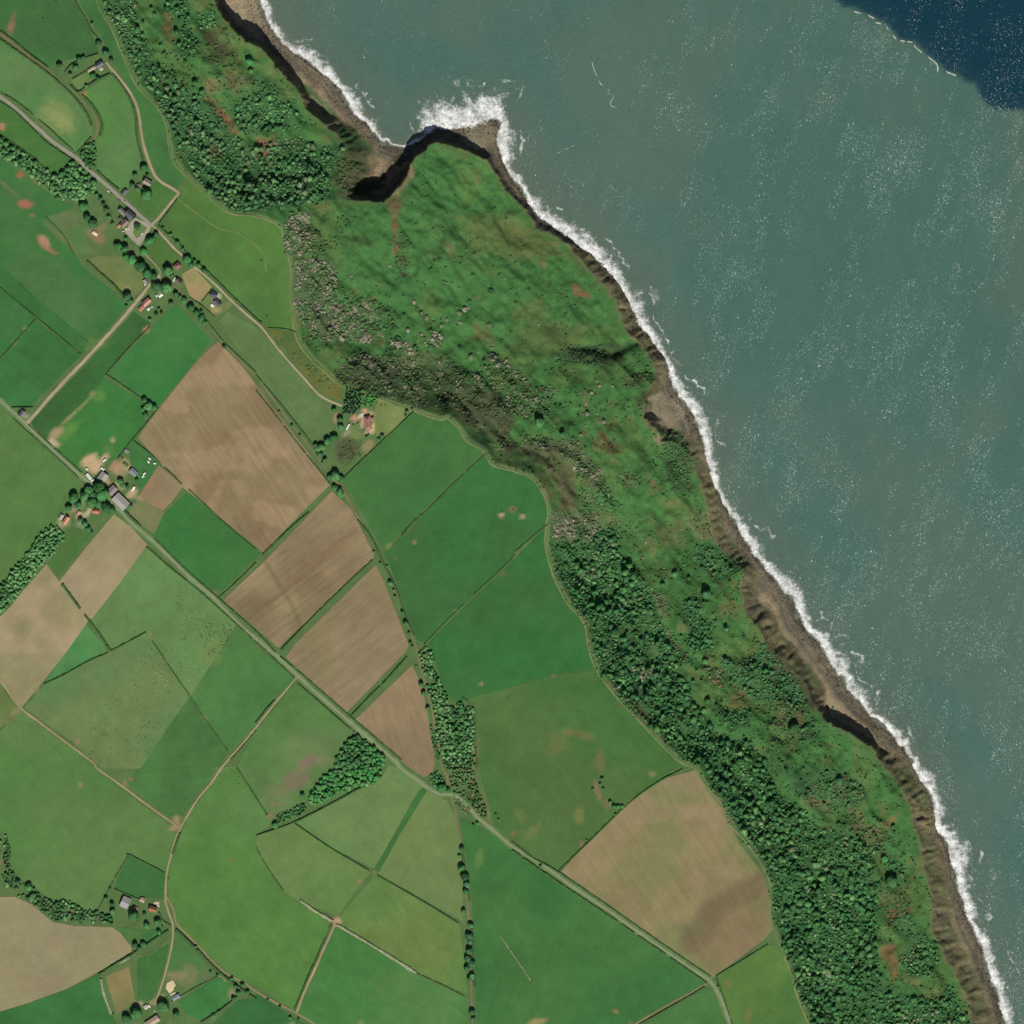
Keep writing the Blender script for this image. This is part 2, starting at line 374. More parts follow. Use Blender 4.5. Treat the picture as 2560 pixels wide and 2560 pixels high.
# soft-edged patches of soil, grass, scrub and painted gully shade on the undercliff: colour, softness px, strength, outline
SOFT = [
 ((128,95,68),5,.9,'@10 1010 1500,1080 1500,1080 1640,1060 1780,1090 1932,1030 1932,1020 1700,1000 1560'),
 ((158,130,96),3,.9,'@10 1190 1230,1205 1300,1130 1420,1050 1480,990 1500,1090 1400,1120 1330'),
 ((60,92,50),9,.7,'@10 600 1680,700 1640,710 1720,620 1750'), ((78,104,55),14,.7,'@10 650 1780,850 1740,910 1850,720 1910'),
 ((60,90,48),7,.8,'@10 1410 1750,1500 1690,1480 1790,1420 1870,1390 1932,1340 1900'), ((132,122,78),8,.75,'@10 1420 1830,1500 1830,1510 1932,1430 1932'),
 ((112,112,62),20,.6,'@10 1560 1640,1932 1620,1932 1932,1600 1932'), ((118,110,62),16,.6,'@20 0 1640,240 1760,460 1932,0 1932'),
 ((152,112,78),5,.9,'@10 0 1030,130 1050,150 1100,60 1180,0 1190'),((152,106,76),4,.95,'@00 1510 740,1590 740,1700 830,1790 930,1780 1000,1720 990,1660 870'),
 ((132,92,66),6,.85,'@00 1210 70,1270 70,1310 230,1290 380,1335 410,1300 420,1260 380,1240 200'),((84,76,52),9,.85,'@00 1480 220,1560 230,1680 280,1790 380,1700 480,1640 420,1560 330'),
 ((58,74,46),7,.85,'@00 1500 360,1640 470,1690 560,1640 580,1540 450'),((142,122,82),8,.8,'@00 1520 590,1660 590,1680 680,1560 720'),
 ((112,96,70),9,.8,'@00 1690 560,1860 560,1880 640,1750 700,1700 640'),((118,76,52),7,.8,'@00 1540 1110,1690 1080,1680 1180,1560 1230'),
 ((112,116,62),10,.7,'@00 1420 0,1550 0,1600 80,1480 80'),((108,134,72),9,.7,'@00 1600 130,1932 330,1932 430,1700 260'),
 ((94,134,66),9,.8,'@00 1190 260,1280 300,1330 420,1600 560,1500 640,1340 640,1220 480'),((94,134,66),9,.75,'@00 1010 20,1180 0,1150 130,1060 220'),
 ((140,116,90),4,.8,'@10 430 600,520 700,640 860,760 1010,880 1090,860 1110,700 960,560 800,440 650'),
 ((70,112,64),5,.85,'@10 340 620,440 650,560 800,620 900,560 900,450 760,360 680'),((64,104,58),6,.8,'@10 620 960,740 980,860 1090,840 1110,680 1040'),
 ((70,100,58),6,.95,'@10 620 940,740 970,880 1100,870 1150,740 1130,690 1115,630 1040'),((86,94,60),7,.95,'@10 690 1120,820 1150,850 1240,820 1400,700 1530,600 1490,580 1360,640 1230'),((128,110,86),4,.8,'@10 860 1230,920 1220,850 1380,820 1400,840 1300'),
 ((135,105,66),6,.8,'@21 200 0,280 20,230 90,200 60'),((140,98,68),4,.9,'@21 450 200,520 200,590 300,560 320,480 280'),((108,114,64),16,.6,'@21 0 380,200 300,260 420,150 470,0 480'),
 ((60,96,52),7,.6,'@21 340 330,420 330,520 370,590 360,480 410,400 400'),((86,100,56),14,.7,'@21 0 520,300 480,600 570,420 700,200 760,0 700'),
 ((56,68,44),9,.85,'@21 340 720,480 690,640 660,900 650,860 740,780 850,700 860,640 830,500 830,380 800'),  # dark growth, with the gully's shade painted into the colour
 ((148,134,106),4,.95,'@21 1040 1080,1110 1010,1200 1050,1280 1130,1300 1230,1200 1280,1100 1290,1010 1170'),((156,132,98),4,.9,'@21 1080 1370,1180 1330,1150 1430,1090 1440'),
 ((120,100,74),4,.8,'@21 980 1190,1010 1180,1100 1290,1100 1330,1060 1310,990 1230'),((122,96,62),7,.85,'@21 640 1310,700 1330,800 1440,820 1490,750 1510,690 1480,620 1450'),
 ((86,78,52),6,.8,'@21 690 1420,780 1410,820 1490,720 1500'),((90,100,56),6,.7,'@21 840 1230,960 1290,970 1340,900 1320'),((74,90,52),6,.7,'@21 1000 1480,1040 1440,1040 1540,950 1580'),
 ((134,104,68),6,.8,'@21 1010 1690,1060 1680,1100 1770,1070 1800'),((100,92,66),8,.75,'@21 900 920,980 920,970 980,850 1000,810 980'),((66,64,48),6,.8,'@21 920 1070,1020 1010,1060 1050,1010 1150,960 1130'),
 ((62,76,48),9,.8,'@21 1170 1600,1350 1650,1380 1800,1280 1760,1200 1700'),((64,106,62),8,.75,'@21 1150 1540,1350 1500,1370 1620,1180 1640'),((66,108,64),9,.7,'@21 1120 1330,1290 1300,1330 1480,1200 1500'),
 ((66,70,50),10,.9,'@11 600 890,850 700,1000 800,1200 810,1480 850,1700 1000,1700 1060,1500 1000,1440 1170,1250 1140,1000 1060,700 970'),
 ((92,86,64),9,.9,'@11 1450 1000,1800 1020,1932 1200,1932 1560,1800 1400,1600 1290,1500 1190'),((64,88,60),7,.8,'@11 1560 1310,1760 1370,1800 1540,1700 1450,1600 1380'),
 ((102,88,66),8,.9,'@21 0 1480,100 1400,300 1420,420 1530,470 1640,480 1900,380 1932,330 1720,200 1570,60 1490'),
 ((66,84,60),6,.8,'@21 0 1520,60 1560,200 1620,300 1740,200 1650,100 1590,0 1580'),
 ((92,98,68),9,.75,'@11 290 0,600 60,610 220,640 330,400 420,310 300'),((88,92,68),9,.75,'@11 320 400,600 420,900 520,780 640,420 620'),((116,120,82),9,.6,'@11 900 760,1400 720,1480 800,1200 840,1000 820'),
 ((98,100,72),9,.8,'@21 80 1400,450 1380,650 1600,700 1750,600 1740,430 1560,300 1430'),((108,100,78),9,.8,'@22 320 0,640 0,680 130,420 220,290 160'),
 ((132,120,90),7,.8,'@22 500 440,640 460,560 600,450 560'),((118,110,82),7,.75,'@22 1080 600,1180 640,1190 820,1100 760'),((128,122,84),8,.7,'@22 1350 0,1520 0,1560 200,1400 200,1330 120'),
 ((132,102,62),8,.7,'@33 280 200,480 260,460 330,300 300'),((142,98,62),7,.8,'@33 870 400,960 370,960 450,900 470'),((142,102,68),6,.9,'@33 860 1370,960 1350,1000 1500,960 1620,920 1600,930 1480'),
 ((142,102,64),6,.8,'@33 880 1090,1070 1050,1060 1090,900 1160'),((104,112,64),12,.7,'@33 800 960,1060 920,1080 1040,820 1050'),((128,106,70),12,.6,'@33 620 420,860 440,860 700,760 600,640 500'),
 ((90,78,60),5,.9,'@32 0 980,150 1150,340 1350,400 1480,350 1490,200 1300,0 1130'),((130,104,66),9,.7,'@32 80 1420,300 1500,280 1650,60 1640'),
 ((84,122,64),16,.6,'@22 820 40,1060 0,1120 240,900 260'),((104,108,64),12,.7,'@22 1080 120,1300 60,1330 260,1120 300'),((132,104,66),7,.7,'@22 1640 1380,1790 1350,1780 1450,1660 1480'),
 ((148,104,66),5,.8,'@22 1480 1100,1520 1080,1510 1160'),((82,72,54),7,.85,'@22 1790 1020,1850 1010,1840 1150,1800 1160'),((112,104,60),9,.7,'@22 1600 650,1760 700,1700 760,1600 720'),
 ((120,84,56),5,.8,'@22 700 1240,800 1350,1040 1560,1080 1600,1000 1580,840 1420,700 1290'),
]
# spots worn bare, muddy or yellowed: x y rx ry turn colour strength (photo px)
SPOT = [
 (30,60,7,36,12,(128,104,80),.55),(26,70,9,14,20,(138,104,82),.8),(210,236,9,6,-30,(178,110,88),.9),(5,317,7,11,0,(170,120,95),.9),(50,437,10,8,0,(150,100,75),.9),(86,453,5,5,0,(130,105,80),.6),
 (62,510,19,12,5,(158,104,84),.95),(80,538,7,6,0,(140,105,80),.8),(20,470,40,4,40,(120,118,80),.5),(150,590,60,8,42,(120,112,78),.5),(110,605,14,20,-30,(160,124,98),.95),(125,625,22,6,30,(150,108,84),.8),
 (240,590,30,14,35,(140,112,86),.75),(250,575,20,8,-45,(144,114,88),.7),(150,283,50,30,40,(138,146,88),.5),(125,300,25,40,-40,(142,148,92),.35),(160,310,40,20,45,(138,146,90),.5),
 (330,640,30,12,45,(134,118,84),.5),(300,715,20,10,0,(122,124,72),.6),(320,720,8,6,0,(150,140,110),.6),(365,825,11,6,-40,(176,128,98),.9),(240,860,40,16,0,(98,128,64),.35),
 (230,985,9,6,-40,(150,128,98),.8),(200,1018,50,4,-43,(142,134,92),.75),(170,1046,34,4,-43,(146,136,94),.8),(140,1085,26,13,-45,(160,136,108),.9),(135,1108,18,9,25,(184,164,132),.9),(170,1080,40,14,-43,(98,134,60),.6),(245,990,20,14,0,(104,138,66),.5),
 (283,1101,7,8,0,(160,140,102),.9),(270,1125,20,16,30,(98,124,66),.4),(222,1150,26,14,-35,(190,160,126),.9),(238,1165,18,24,35,(190,160,126),.85),(262,1145,14,8,-40,(186,160,126),.8),
 (37,1075,4,3,0,(140,110,84),.5),(215,873,5,5,0,(130,112,76),.6),(38,858,6,5,0,(128,104,74),.6),(64,822,5,5,0,(150,150,130),.5),
 (1254,1288,9,7,0,(146,132,96),.95),(1306,1291,7,8,20,(148,138,110),.95),(1281,1275,12,7,0,(136,104,80),.85),(1255,1287,4,9,40,(168,150,116),.6),
 (1036,1357,7,6,0,(136,112,80),.9),(972,1364,8,6,0,(120,126,78),.7),(1040,1318,24,8,-50,(74,92,56),.6),(1020,1325,14,6,-50,(104,108,70),.5),(988,1395,5,4,0,(120,100,70),.6),
 (1256,1435,6,8,20,(110,100,74),.8),(1140,1530,10,4,40,(108,134,84),.7),(1204,1710,6,5,0,(148,140,100),.8),(1254,1286,4,4,0,(176,160,126),.8),
 (1384,1692,7,5,0,(128,108,80),.7),(1300,2042,3,3,0,(140,120,90),.7),(1460,1840,30,14,20,(112,108,66),.5),(1500,1900,14,30,0,(118,108,70),.5),(1390,1860,26,30,30,(110,108,64),.4),(1630,1935,10,8,0,(128,122,76),.8),(1448,2040,14,22,0,(122,122,74),.6),
 (1494,1975,8,30,-15,(128,110,84),.8),(1518,2010,10,14,0,(120,108,84),.8),(1420,1830,20,10,0,(124,106,72),.5),(1330,2080,30,12,-45,(112,116,68),.5),(1455,2110,6,10,0,(130,104,80),.8),(1281,2085,4,8,0,(140,104,78),.7),(1300,2040,14,20,-30,(104,114,66),.4),
 (1180,1950,7,60,-6,(138,106,80),.8),(1190,1880,5,40,0,(138,108,84),.7),(1215,2020,8,40,-14,(122,112,76),.6),(1198,2145,26,12,-80,(104,132,74),.5),
 (770,1905,34,14,-30,(124,108,90),.85),(740,1950,40,26,-20,(118,106,86),.8),(700,1980,30,22,0,(112,112,80),.6),(675,2040,10,10,0,(130,112,88),.8),(690,2010,20,8,0,(128,112,92),.5),(810,1900,20,14,0,(120,118,90),.5),
 (838,2305,16,10,20,(168,136,104),.95),(845,2300,8,8,0,(180,146,112),.8),(935,2180,9,5,20,(126,122,84),.8),(890,2210,28,5,-52,(112,124,74),.6),(899,2206,4,4,0,(150,116,90),.7),(828,2122,5,4,0,(124,124,82),.6),(988,2215,5,4,0,(126,120,80),.6),
 (903,2555,8,7,0,(116,130,84),.7),(730,2560,9,6,0,(130,140,90),.7),(1540,2528,9,6,10,(138,112,80),.85),(1575,2555,7,4,0,(132,110,80),.7),(1340,2556,30,9,-15,(150,138,92),.8),(1820,2460,16,8,50,(118,110,76),.6),(1870,2540,10,22,0,(124,112,74),.5),
 (441,2056,12,20,0,(152,132,100),.9),(432,2070,14,7,-20,(150,130,98),.85),(201,1961,7,7,0,(136,122,84),.8),(326,1948,7,5,0,(140,108,84),.9),(312,1960,6,8,0,(146,124,96),.6),(582,2150,6,5,0,(124,112,72),.7),(193,1853,8,7,0,(142,124,94),.7),
 (270,1632,8,6,0,(132,118,84),.7),(375,1592,5,10,0,(134,128,88),.7),(90,1725,8,8,30,(140,122,92),.6),(40,1780,14,8,-30,(140,128,88),.7),(516,1800,6,8,0,(126,124,84),.6),(508,1792,4,4,0,(134,128,92),.6),(435,1682,6,6,0,(116,126,80),.6),
 (460,1720,30,60,35,(104,128,78),.4),(540,1480,8,8,0,(124,112,84),.7),(530,1630,30,40,30,(112,130,74),.5),(170,2215,3,6,0,(150,130,100),.3),
 (300,2450,20,30,0,(128,118,78),.6),(2,2155,5,8,0,(140,110,84),.7),(440,2440,26,14,0,(136,124,90),.75),(470,2440,24,30,20,(128,126,84),.5),(390,2500,26,6,-30,(150,140,104),.7),(580,2485,10,16,0,(140,124,96),.8),(350,2510,10,8,0,(160,148,120),.8),
 (886,1046,9,8,0,(196,146,120),.95),(912,1028,9,7,0,(196,148,122),.95),(903,1042,10,5,0,(196,184,160),.95),(906,1058,4,14,8,(190,158,128),.9),(925,1038,9,12,30,(186,154,120),.8),(932,1072,6,16,8,(200,178,140),.85),(918,1079,14,4,5,(196,168,132),.8),(868,1122,30,34,0,(86,86,62),.9),(855,1130,16,24,0,(82,78,60),.6),(840,1045,7,14,20,(166,128,100),.85),(920,1115,14,20,40,(150,134,94),.7),(866,1083,12,6,-40,(150,140,118),.7),(895,1090,26,10,0,(120,132,82),.5),
 (545,742,10,8,0,(186,178,154),.9),(538,748,8,6,0,(150,148,140),.8),(540,775,14,8,0,(156,138,100),.8),(60,1043,14,9,0,(150,146,118),.7),(320,1255,4,4,0,(150,150,120),.4),
 (315,1163,10,18,-30,(176,158,118),.85),(300,1175,20,14,-40,(160,140,104),.85),(287,1165,12,20,40,(164,130,104),.8),(310,1185,18,8,-45,(140,136,92),.7),(268,1203,12,6,40,(182,148,118),.85),(300,1212,14,10,40,(176,160,122),.8),(268,1250,12,8,30,(178,160,122),.85),(328,1235,20,9,-30,(182,158,124),.9),(345,1245,16,5,25,(160,142,108),.7),(255,1250,10,14,0,(168,152,116),.6),
 (222,1278,6,14,30,(182,170,134),.9),(205,1290,18,10,0,(170,158,124),.8),(190,1270,24,10,-30,(150,140,108),.7),(158,1305,20,16,-50,(166,152,118),.6),(205,1310,14,10,0,(150,150,118),.6),
 (350,575,30,24,0,(0,0,0),0),
]
# woods: outline, spacing m, crown radius range m, palette, thin, label
G_DARK, G_MID, G_PALE, G_BLUE, G_OLIVE = (60,102,60), (78,124,74), (102,146,90), (72,116,76), (98,120,74)  # leaf greens, differing from crown to crown
WOODPAL = [(50,92,54), (60,106,60), (62,110,70), (72,112,66), (80,126,72), (60,102,60), (98,142,84), (116,132,100)]
BIGWOOD = ('@22 300 290,420 220,560 215,650 120,740 160,800 210,880 380,960 470,1050 600,1100 760,1140 900,1210 1040,1310 1220,1370 1380,1480 1580,1500 1640,1600 1740,1750 1700,1880 1820,1932 1850 '
           '@33 0 20,90 180,200 260,290 380,380 460,530 500,640 540,850 640,800 800,860 900,800 1060,850 1200,830 1400,860 1560,900 1650,1050 1700,1250 1760,1400 1650,1490 1850,1540 1932,1560 2050,360 2050,330 1932,235 1720,185 1540,115 1360,48 1180,30 960,40 830,0 790 '
           '@23 1915 820,1900 760,1790 570,1650 390,1620 280,1480 110,1450 20 @22 1400 1925,1320 1870,1150 1730,980 1560,800 1370,680 1190,610 1040,580 840,460 690,350 480')
WOODS = [
 (BIGWOOD, 5.2, (2.2, 4.6), WOODPAL, .22, 'dense green wood clothing the southern undercliff'),
 ('@00 755 -20,1000 -40,1060 180,1100 320,1130 430,1290 560,1340 650,1480 665,1520 740,1640 860,1720 960,1860 1080,1932 1100 @10 100 1070,330 1040,560 1100,640 1060,600 1260,560 1400,540 1500,300 1560,0 1600,-120 1600 @00 1760 1600,1580 1450,1440 1310,1350 1150,1285 940,1200 770,1060 620,975 450,900 280', 5.4, (1.9, 4.2), [G_DARK, G_MID, G_BLUE, (92,122,80), G_PALE, (112,128,96)], .22, 'mixed green wood on the northern undercliff below the cliff path'),
 ('@00 1240 -20,1420 -20,1430 180,1490 300,1450 440,1340 430,1310 300,1380 200,1230 60', 5.0, (2.0, 3.6), [G_MID, G_DARK, G_PALE], .3, 'loose band of trees in the middle of the northern undercliff'),
 ('@00 1480 90,1650 110,1620 210,1500 210', 5.0, (2.0, 3.4), [G_MID, G_PALE], .2, 'small tree clump near the top of the northern sea cliff'),
 ('@00 1740 780,1932 690 @10 0 560,150 620,260 760,340 900,300 980,0 1010 @00 1932 1020,1800 960', 5.2, (2.2, 4.0), [G_DARK, G_MID, G_BLUE, G_PALE], .3, 'wooded knoll above the bay beside the bare red slip'),
 ('@22 1290 650,1370 640,1420 760,1490 860,1520 960,1480 1080,1400 1060,1310 1000,1350 900,1320 780', 4.2, (2.0, 3.4), [G_DARK, G_BLUE, G_MID], None, 'island of trees on the undercliff grass north of the big wood'),
 ('@22 1560 1130,1630 1090,1700 1180,1780 1110,1860 1090,1932 1000 @32 130 1180,220 1290,280 1420,260 1480,100 1430,0 1440 @22 1800 1380,1700 1300,1600 1260', 4.6, (2.0, 3.6), [G_DARK, G_BLUE, G_MID], .3, 'patchy trees on the lower undercliff behind the clay slopes'),
 ('@22 1570 1490,1700 1500,1820 1520,1780 1610,1600 1640', 4.4, (2.0, 3.4), [G_DARK, G_MID], .2, 'small clump of trees beside the undercliff clearing'),
 ('@22 1360 270,1500 220,1560 300,1720 380,1740 460,1600 480,1420 430', 4.0, (1.6, 2.8), [(70,104,72), G_MID, (84,108,70)], .2, 'low scrub wood above the beach in the middle of the coast'),
 ('@33 350 100,560 60,680 200,640 240,480 250,360 180', 4.6, (1.8, 3.2), [G_DARK, G_MID, (104,104,72)], .4, 'scattered trees among scrub on the lower southern undercliff'),
 ('@32 0 1090,120 1160,250 1330,330 1500,380 1640,300 1760,160 1700,40 1560,0 1440', 5.0, (1.8, 3.4), [G_DARK, G_MID, (84,106,72), (66,104,66)], .42, 'broken trees on the slip behind the brown cliff step'),
 ('@33 120 20,330 0,620 20,760 160,700 300,560 330,380 330,240 230', 5.0, (1.8, 3.4), [G_DARK, G_MID, (86,108,74), (72,112,70)], .46, 'open woodland on the southern slip, seaward of the big wood'),
 ('@33 540 420,760 440,860 560,980 700,1060 860,940 900,880 700,760 560,600 520', 4.6, (1.8, 3.2), [G_DARK, G_MID, (72,112,70), (96,108,76)], .4, 'ragged trees along the seaward edge of the big wood'),
 ('@33 900 880,1020 960,1080 1120,1200 1260,1260 1340,1100 1340,960 1240,900 1100', 4.8, (1.7, 3.2), [G_DARK, G_MID, (72,112,70)], .46, 'patchy trees beside the brown clearings of the far south'),
 ('@33 1060 1340,1250 1290,1330 1480,1200 1600,1050 1560,1000 1420', 4.6, (2.0, 3.6), WOODPAL, .3, 'trees at the seaward edge of the southern wood'),
]
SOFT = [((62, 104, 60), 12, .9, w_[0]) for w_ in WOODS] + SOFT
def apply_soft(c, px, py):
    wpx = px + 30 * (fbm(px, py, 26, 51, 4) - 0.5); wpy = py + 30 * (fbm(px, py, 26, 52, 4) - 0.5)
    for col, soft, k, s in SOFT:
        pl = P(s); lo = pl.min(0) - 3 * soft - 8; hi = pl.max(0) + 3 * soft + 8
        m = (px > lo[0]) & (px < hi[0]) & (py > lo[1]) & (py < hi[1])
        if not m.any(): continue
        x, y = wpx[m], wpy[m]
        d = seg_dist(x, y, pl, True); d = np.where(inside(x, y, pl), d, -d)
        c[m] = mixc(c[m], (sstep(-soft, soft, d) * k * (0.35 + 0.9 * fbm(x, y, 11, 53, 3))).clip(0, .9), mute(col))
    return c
def apply_spots(c, px, py):
    for (x, y, rx, ry, a, col, k) in SPOT:
        if k <= 0: continue
        r = max(rx, ry) * 2.2
        m = (abs(px - x) < r) & (abs(py - y) < r)
        if not m.any(): continue
        dx = px[m] - x; dy = py[m] - y; ca, sa = math.cos(R(a)), math.sin(R(a))
        u = (dx * ca + dy * sa) / rx; v = (-dx * sa + dy * ca) / ry
        d = np.sqrt(u * u + v * v) + 0.55 * (fbm(px[m], py[m], 9, 61, 3) - 0.5)
        c[m] = mixc(c[m], sstep(1.25, 0.55, d) * k, col)
    return c

def terrain_cols(px, py, j, i):
    """colour of bare ground at grid vertices"""
    n1 = fbm(px, py, 90, 71, 4); n2 = fbm(px, py, 34, 74, 4); n3 = fbm(U[j, i] * 0.5, Vv[j, i], 24, 77, 4)
    c = np.empty((len(px), 3), np.float32)
    a, b_, cc = inA[j, i], inB[j, i], inC[j, i]
    verge = lin((78, 104, 60)) + (lin((90, 114, 70)) - lin((78, 104, 60))) * n2[:, None]
    g = np.broadcast_to(lin((68, 110, 60)), c.shape).copy()
    calm = sstep(820, 900, px) * sstep(1000, 860, py)          # the smooth turf of the headland
    n1 = n1 - .06 * calm; n2 = n2 - .07 * calm; n3 = .5 + (n3 - .5) * (1 - .5 * calm)
    g = mixc(g, sstep(.45, .66, n1) * .5, (90, 108, 60)); g = mixc(g, sstep(.54, .70, n3) * .45, (58, 88, 48))
    g = mixc(g, sstep(.62, .74, n2) * .55, (106, 104, 66)); g = mixc(g, sstep(.38, .28, n3) * .45, (78, 118, 66))
    da, db = dA[j, i], dB[j, i]
    g = mixc(g, sstep(9, 2, da) * .5, (122, 128, 88))
    g = mixc(g, sstep(9, 0, db) * .45, (122, 112, 82))
    # sea face and shore, from the cliff top down to the water
    fm = fB[j, i]; dbm = dBm[j, i]; dcm = dCm[j, i]
    zz = Z[j, i]
    u = dbm / (dbm + dcm + 1e-3)
    f = np.broadcast_to(lin((106, 101, 77)), c.shape).copy()
    f = mixc(f, sstep(.45, .65, n2) * .7, (88, 98, 64)); f = mixc(f, sstep(.52, .68, n3) * .55, (134, 120, 90))
    f = mixc(f, sstep(.56, .70, vnoise(arcB[j, i], dbm * .1, 9, 45)) * .5, (82, 78, 58))
    rock = sstep(14, 10, fm)
    f = mixc(f, rock * .9, (80, 76, 66))
    hollow = sstep(26, 8, seg_dist(px, py, P('@Z 880 380 900 430 900 470 960 450 1000 400')))
    f = mixc(f, hollow * .85, (66, 70, 48)); f = mixc(f, hollow * sstep(.56, .62, n2) * .8, (150, 126, 98))
    beach = sstep(.9, 1.25, dbm / fm + .35 * (n2 - .5))
    sh = np.broadcast_to(lin((142, 128, 102)), c.shape).copy()
    sh = mixc(sh, sstep(.5, .66, n2) * .3, (138, 114, 90))
    sh = mixc(sh, sstep(38, 22, dcm + 18 * (n1 - .5) + 18 * (n2 - .5)) * .92, (92, 87, 75))
    sh = mixc(sh, sstep(.5, .62, fbm(px, py, 9, 78, 3)) * sstep(26, 14, dcm) * .6, (118, 108, 86))
    sh = mixc(sh, sstep(10, 2, dcm + 7 * (n2 - .5)) * .85, (70, 67, 58))
    lay = vnoise(dC[j, i] + 7 * (n2 - .5), arcB[j, i] * .05, 5, 79)
    sh = mixc(sh, sstep(.55, .72, lay) * sstep(34, 20, dcm) * .45, (60, 58, 50)); sh = mixc(sh, sstep(.42, .28, lay) * sstep(34, 20, dcm) * .4, (128, 118, 98))
    nw = sstep(700, 620, px) * sstep(240, 160, py)
    sh = mixc(sh, nw * .6, (158, 142, 116))
    tip = sstep(60, 20, np.hypot(px - 1200, py - 330))
    sh = mixc(sh, tip * .8, (128, 120, 98))
    beach = beach * (1 - hollow)
    f = f + (sh - f) * beach[:, None]
    f = mixc(f, sstep(-85.0, -86.0, zz), (80, 76, 60))
    c[:] = np.where(a[:, None], verge, np.where(b_[:, None], g, f))
    return c

# ---------------------------------------------------------------- terrain meshes
vid = np.arange(NX * NY).reshape(NY, NX)
keepv = inC | (dC < 60)
zone = np.where(inA, 0, np.where(inB, 1, 2))
q00, q01, q10, q11 = vid[:-1, :-1], vid[:-1, 1:], vid[1:, :-1], vid[1:, 1:]
fk = keepv[:-1, :-1] & keepv[:-1, 1:] & keepv[1:, :-1] & keepv[1:, 1:]
zf = np.minimum(np.minimum(zone[:-1, :-1], zone[:-1, 1:]), np.minimum(zone[1:, :-1], zone[1:, 1:]))
jj, ii = np.divmod(np.arange(NX * NY), NX)
allc = np.zeros((NX * NY, 3), np.float32)
kv = keepv.ravel()
tc = terrain_cols(QX.ravel()[kv], QY.ravel()[kv], jj[kv], ii[kv])
tx, ty = QX.ravel()[kv], QY.ravel()[kv]
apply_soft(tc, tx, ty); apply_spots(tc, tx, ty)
allc[kv] = tc
Vall = np.stack([wx(QX), wy(QY), Z], -1).reshape(-1, 3)
# the level ground inland needs only half the mesh density
ev = np.zeros_like(fk); ny2, nx2 = (fk.shape[0] // 2) * 2, (fk.shape[1] // 2) * 2
blk = (fk & (zf == 0))[:ny2, :nx2]
blk4 = blk[0::2, 0::2] & blk[1::2, 0::2] & blk[0::2, 1::2] & blk[1::2, 1::2]
ev[:ny2, :nx2] = np.repeat(np.repeat(blk4, 2, 0), 2, 1)
for zid, nm, mat in ((0, 'ground', MAT_GROUND), (1, 'undercliff', MAT_CLIFF), (2, 'beach', MAT_BEACH)):
    m = fk & (zf == zid) & ~ev
    F = np.stack([q10[m], q11[m], q01[m], q00[m]], -1)
    if zid == 0:
        bj, bi = np.where(blk4); bj = bj * 2; bi = bi * 2
        F = np.vstack([F, np.stack([vid[bj + 2, bi], vid[bj + 2, bi + 2], vid[bj, bi + 2], vid[bj, bi]], -1)])
    used = np.unique(F)
    remap = np.full(NX * NY, -1, np.int32); remap[used] = np.arange(len(used))
    link(nm, mesh_np(nm, Vall[used], remap[F], mat, allc[used], smooth=True), kind='structure')

# ---------------------------------------------------------------- the sea
def sea_cols(px, py):
    d = np.where(inside(px, py, POLY_C), 0, seg_dist(px, py, LINE_C))
    n1 = fbm(px, py, 330, 81, 4); n2 = fbm(px * 1.0, py * 0.35, 60, 84, 4)
    c = np.broadcast_to(lin((75, 106, 96)), (len(px), 3)).copy()
    c = mixc(c, sstep(.40, .62, n1) * .6, (88, 106, 92)); c = mixc(c, sstep(.5, .34, n1) * .55, (70, 104, 94))
    c = mixc(c, sstep(1500, 2560, px) * .25 * sstep(1400, 200, py), (64, 98, 87))
    c = mixc(c, sstep(170, 20, d + 120 * (n1 - .5)) * .5, (92, 104, 88)); c = mixc(c, sstep(30, 2, d + 24 * (n2 - .5)) * .6, (112, 110, 92))
    k = 1 + .09 * (n2 - .5)[:, None]; c = c * k
    blue = P('@Z 2085 -300 @30 500 -60,520 0,560 45,640 66,810 130,900 190,985 285,1100 318,1200 405,1280 468,1345 535,1430 560,1480 620,1560 630,1600 730,1660 800,1740 835,1932 830 @Z 2800 300 4000 400 4000 -3000 2085 -3000')
    wp = px + 10 * (fbm(px, py, 30, 91, 3) - .5); wq = py + 10 * (fbm(px, py, 30, 92, 3) - .5)
    dd = seg_dist(wp, wq, blue, True); dd = np.where(inside(wp, wq, blue), dd, -dd)
    m = sstep(-5, 8 + 10 * vnoise(px, py, 60, 93), dd + 5 * (fbm(px, py, 14, 94, 3) - .5))
    c = c + (lin((18, 54, 67)) - c) * (m * (.93 + .07 * sstep(0, 60, dd)))[:, None]
    return c
sx_in = np.arange(520, 2640, 6.5); sy_in = np.arange(-80, 2660, 6.5)
SXg = np.concatenate([[400, 470], sx_in, 2640 + np.array([60, 200, 500, 1200, 3000, 6000, 10000])])
SYg = np.concatenate([-80 - np.array([5000, 2500, 1000, 400, 150, 50]), sy_in, 2660 + np.array([60, 200, 600, 1500, 4000])])
sX, sY = np.meshgrid(SXg, SYg)
far = ~inside(sX, sY, POLY_C) | (seg_dist(sX, sY, LINE_C) < 40)
sv = np.arange(sX.size).reshape(sX.shape)
m = far[:-1, :-1] & far[:-1, 1:] & far[1:, :-1] & far[1:, 1:]
F = np.stack([sv[1:, :-1][m], sv[1:, 1:][m], sv[:-1, 1:][m], sv[:-1, :-1][m]], -1)
used = np.unique(F); remap = np.full(sX.size, -1, np.int32); remap[used] = np.arange(len(used))
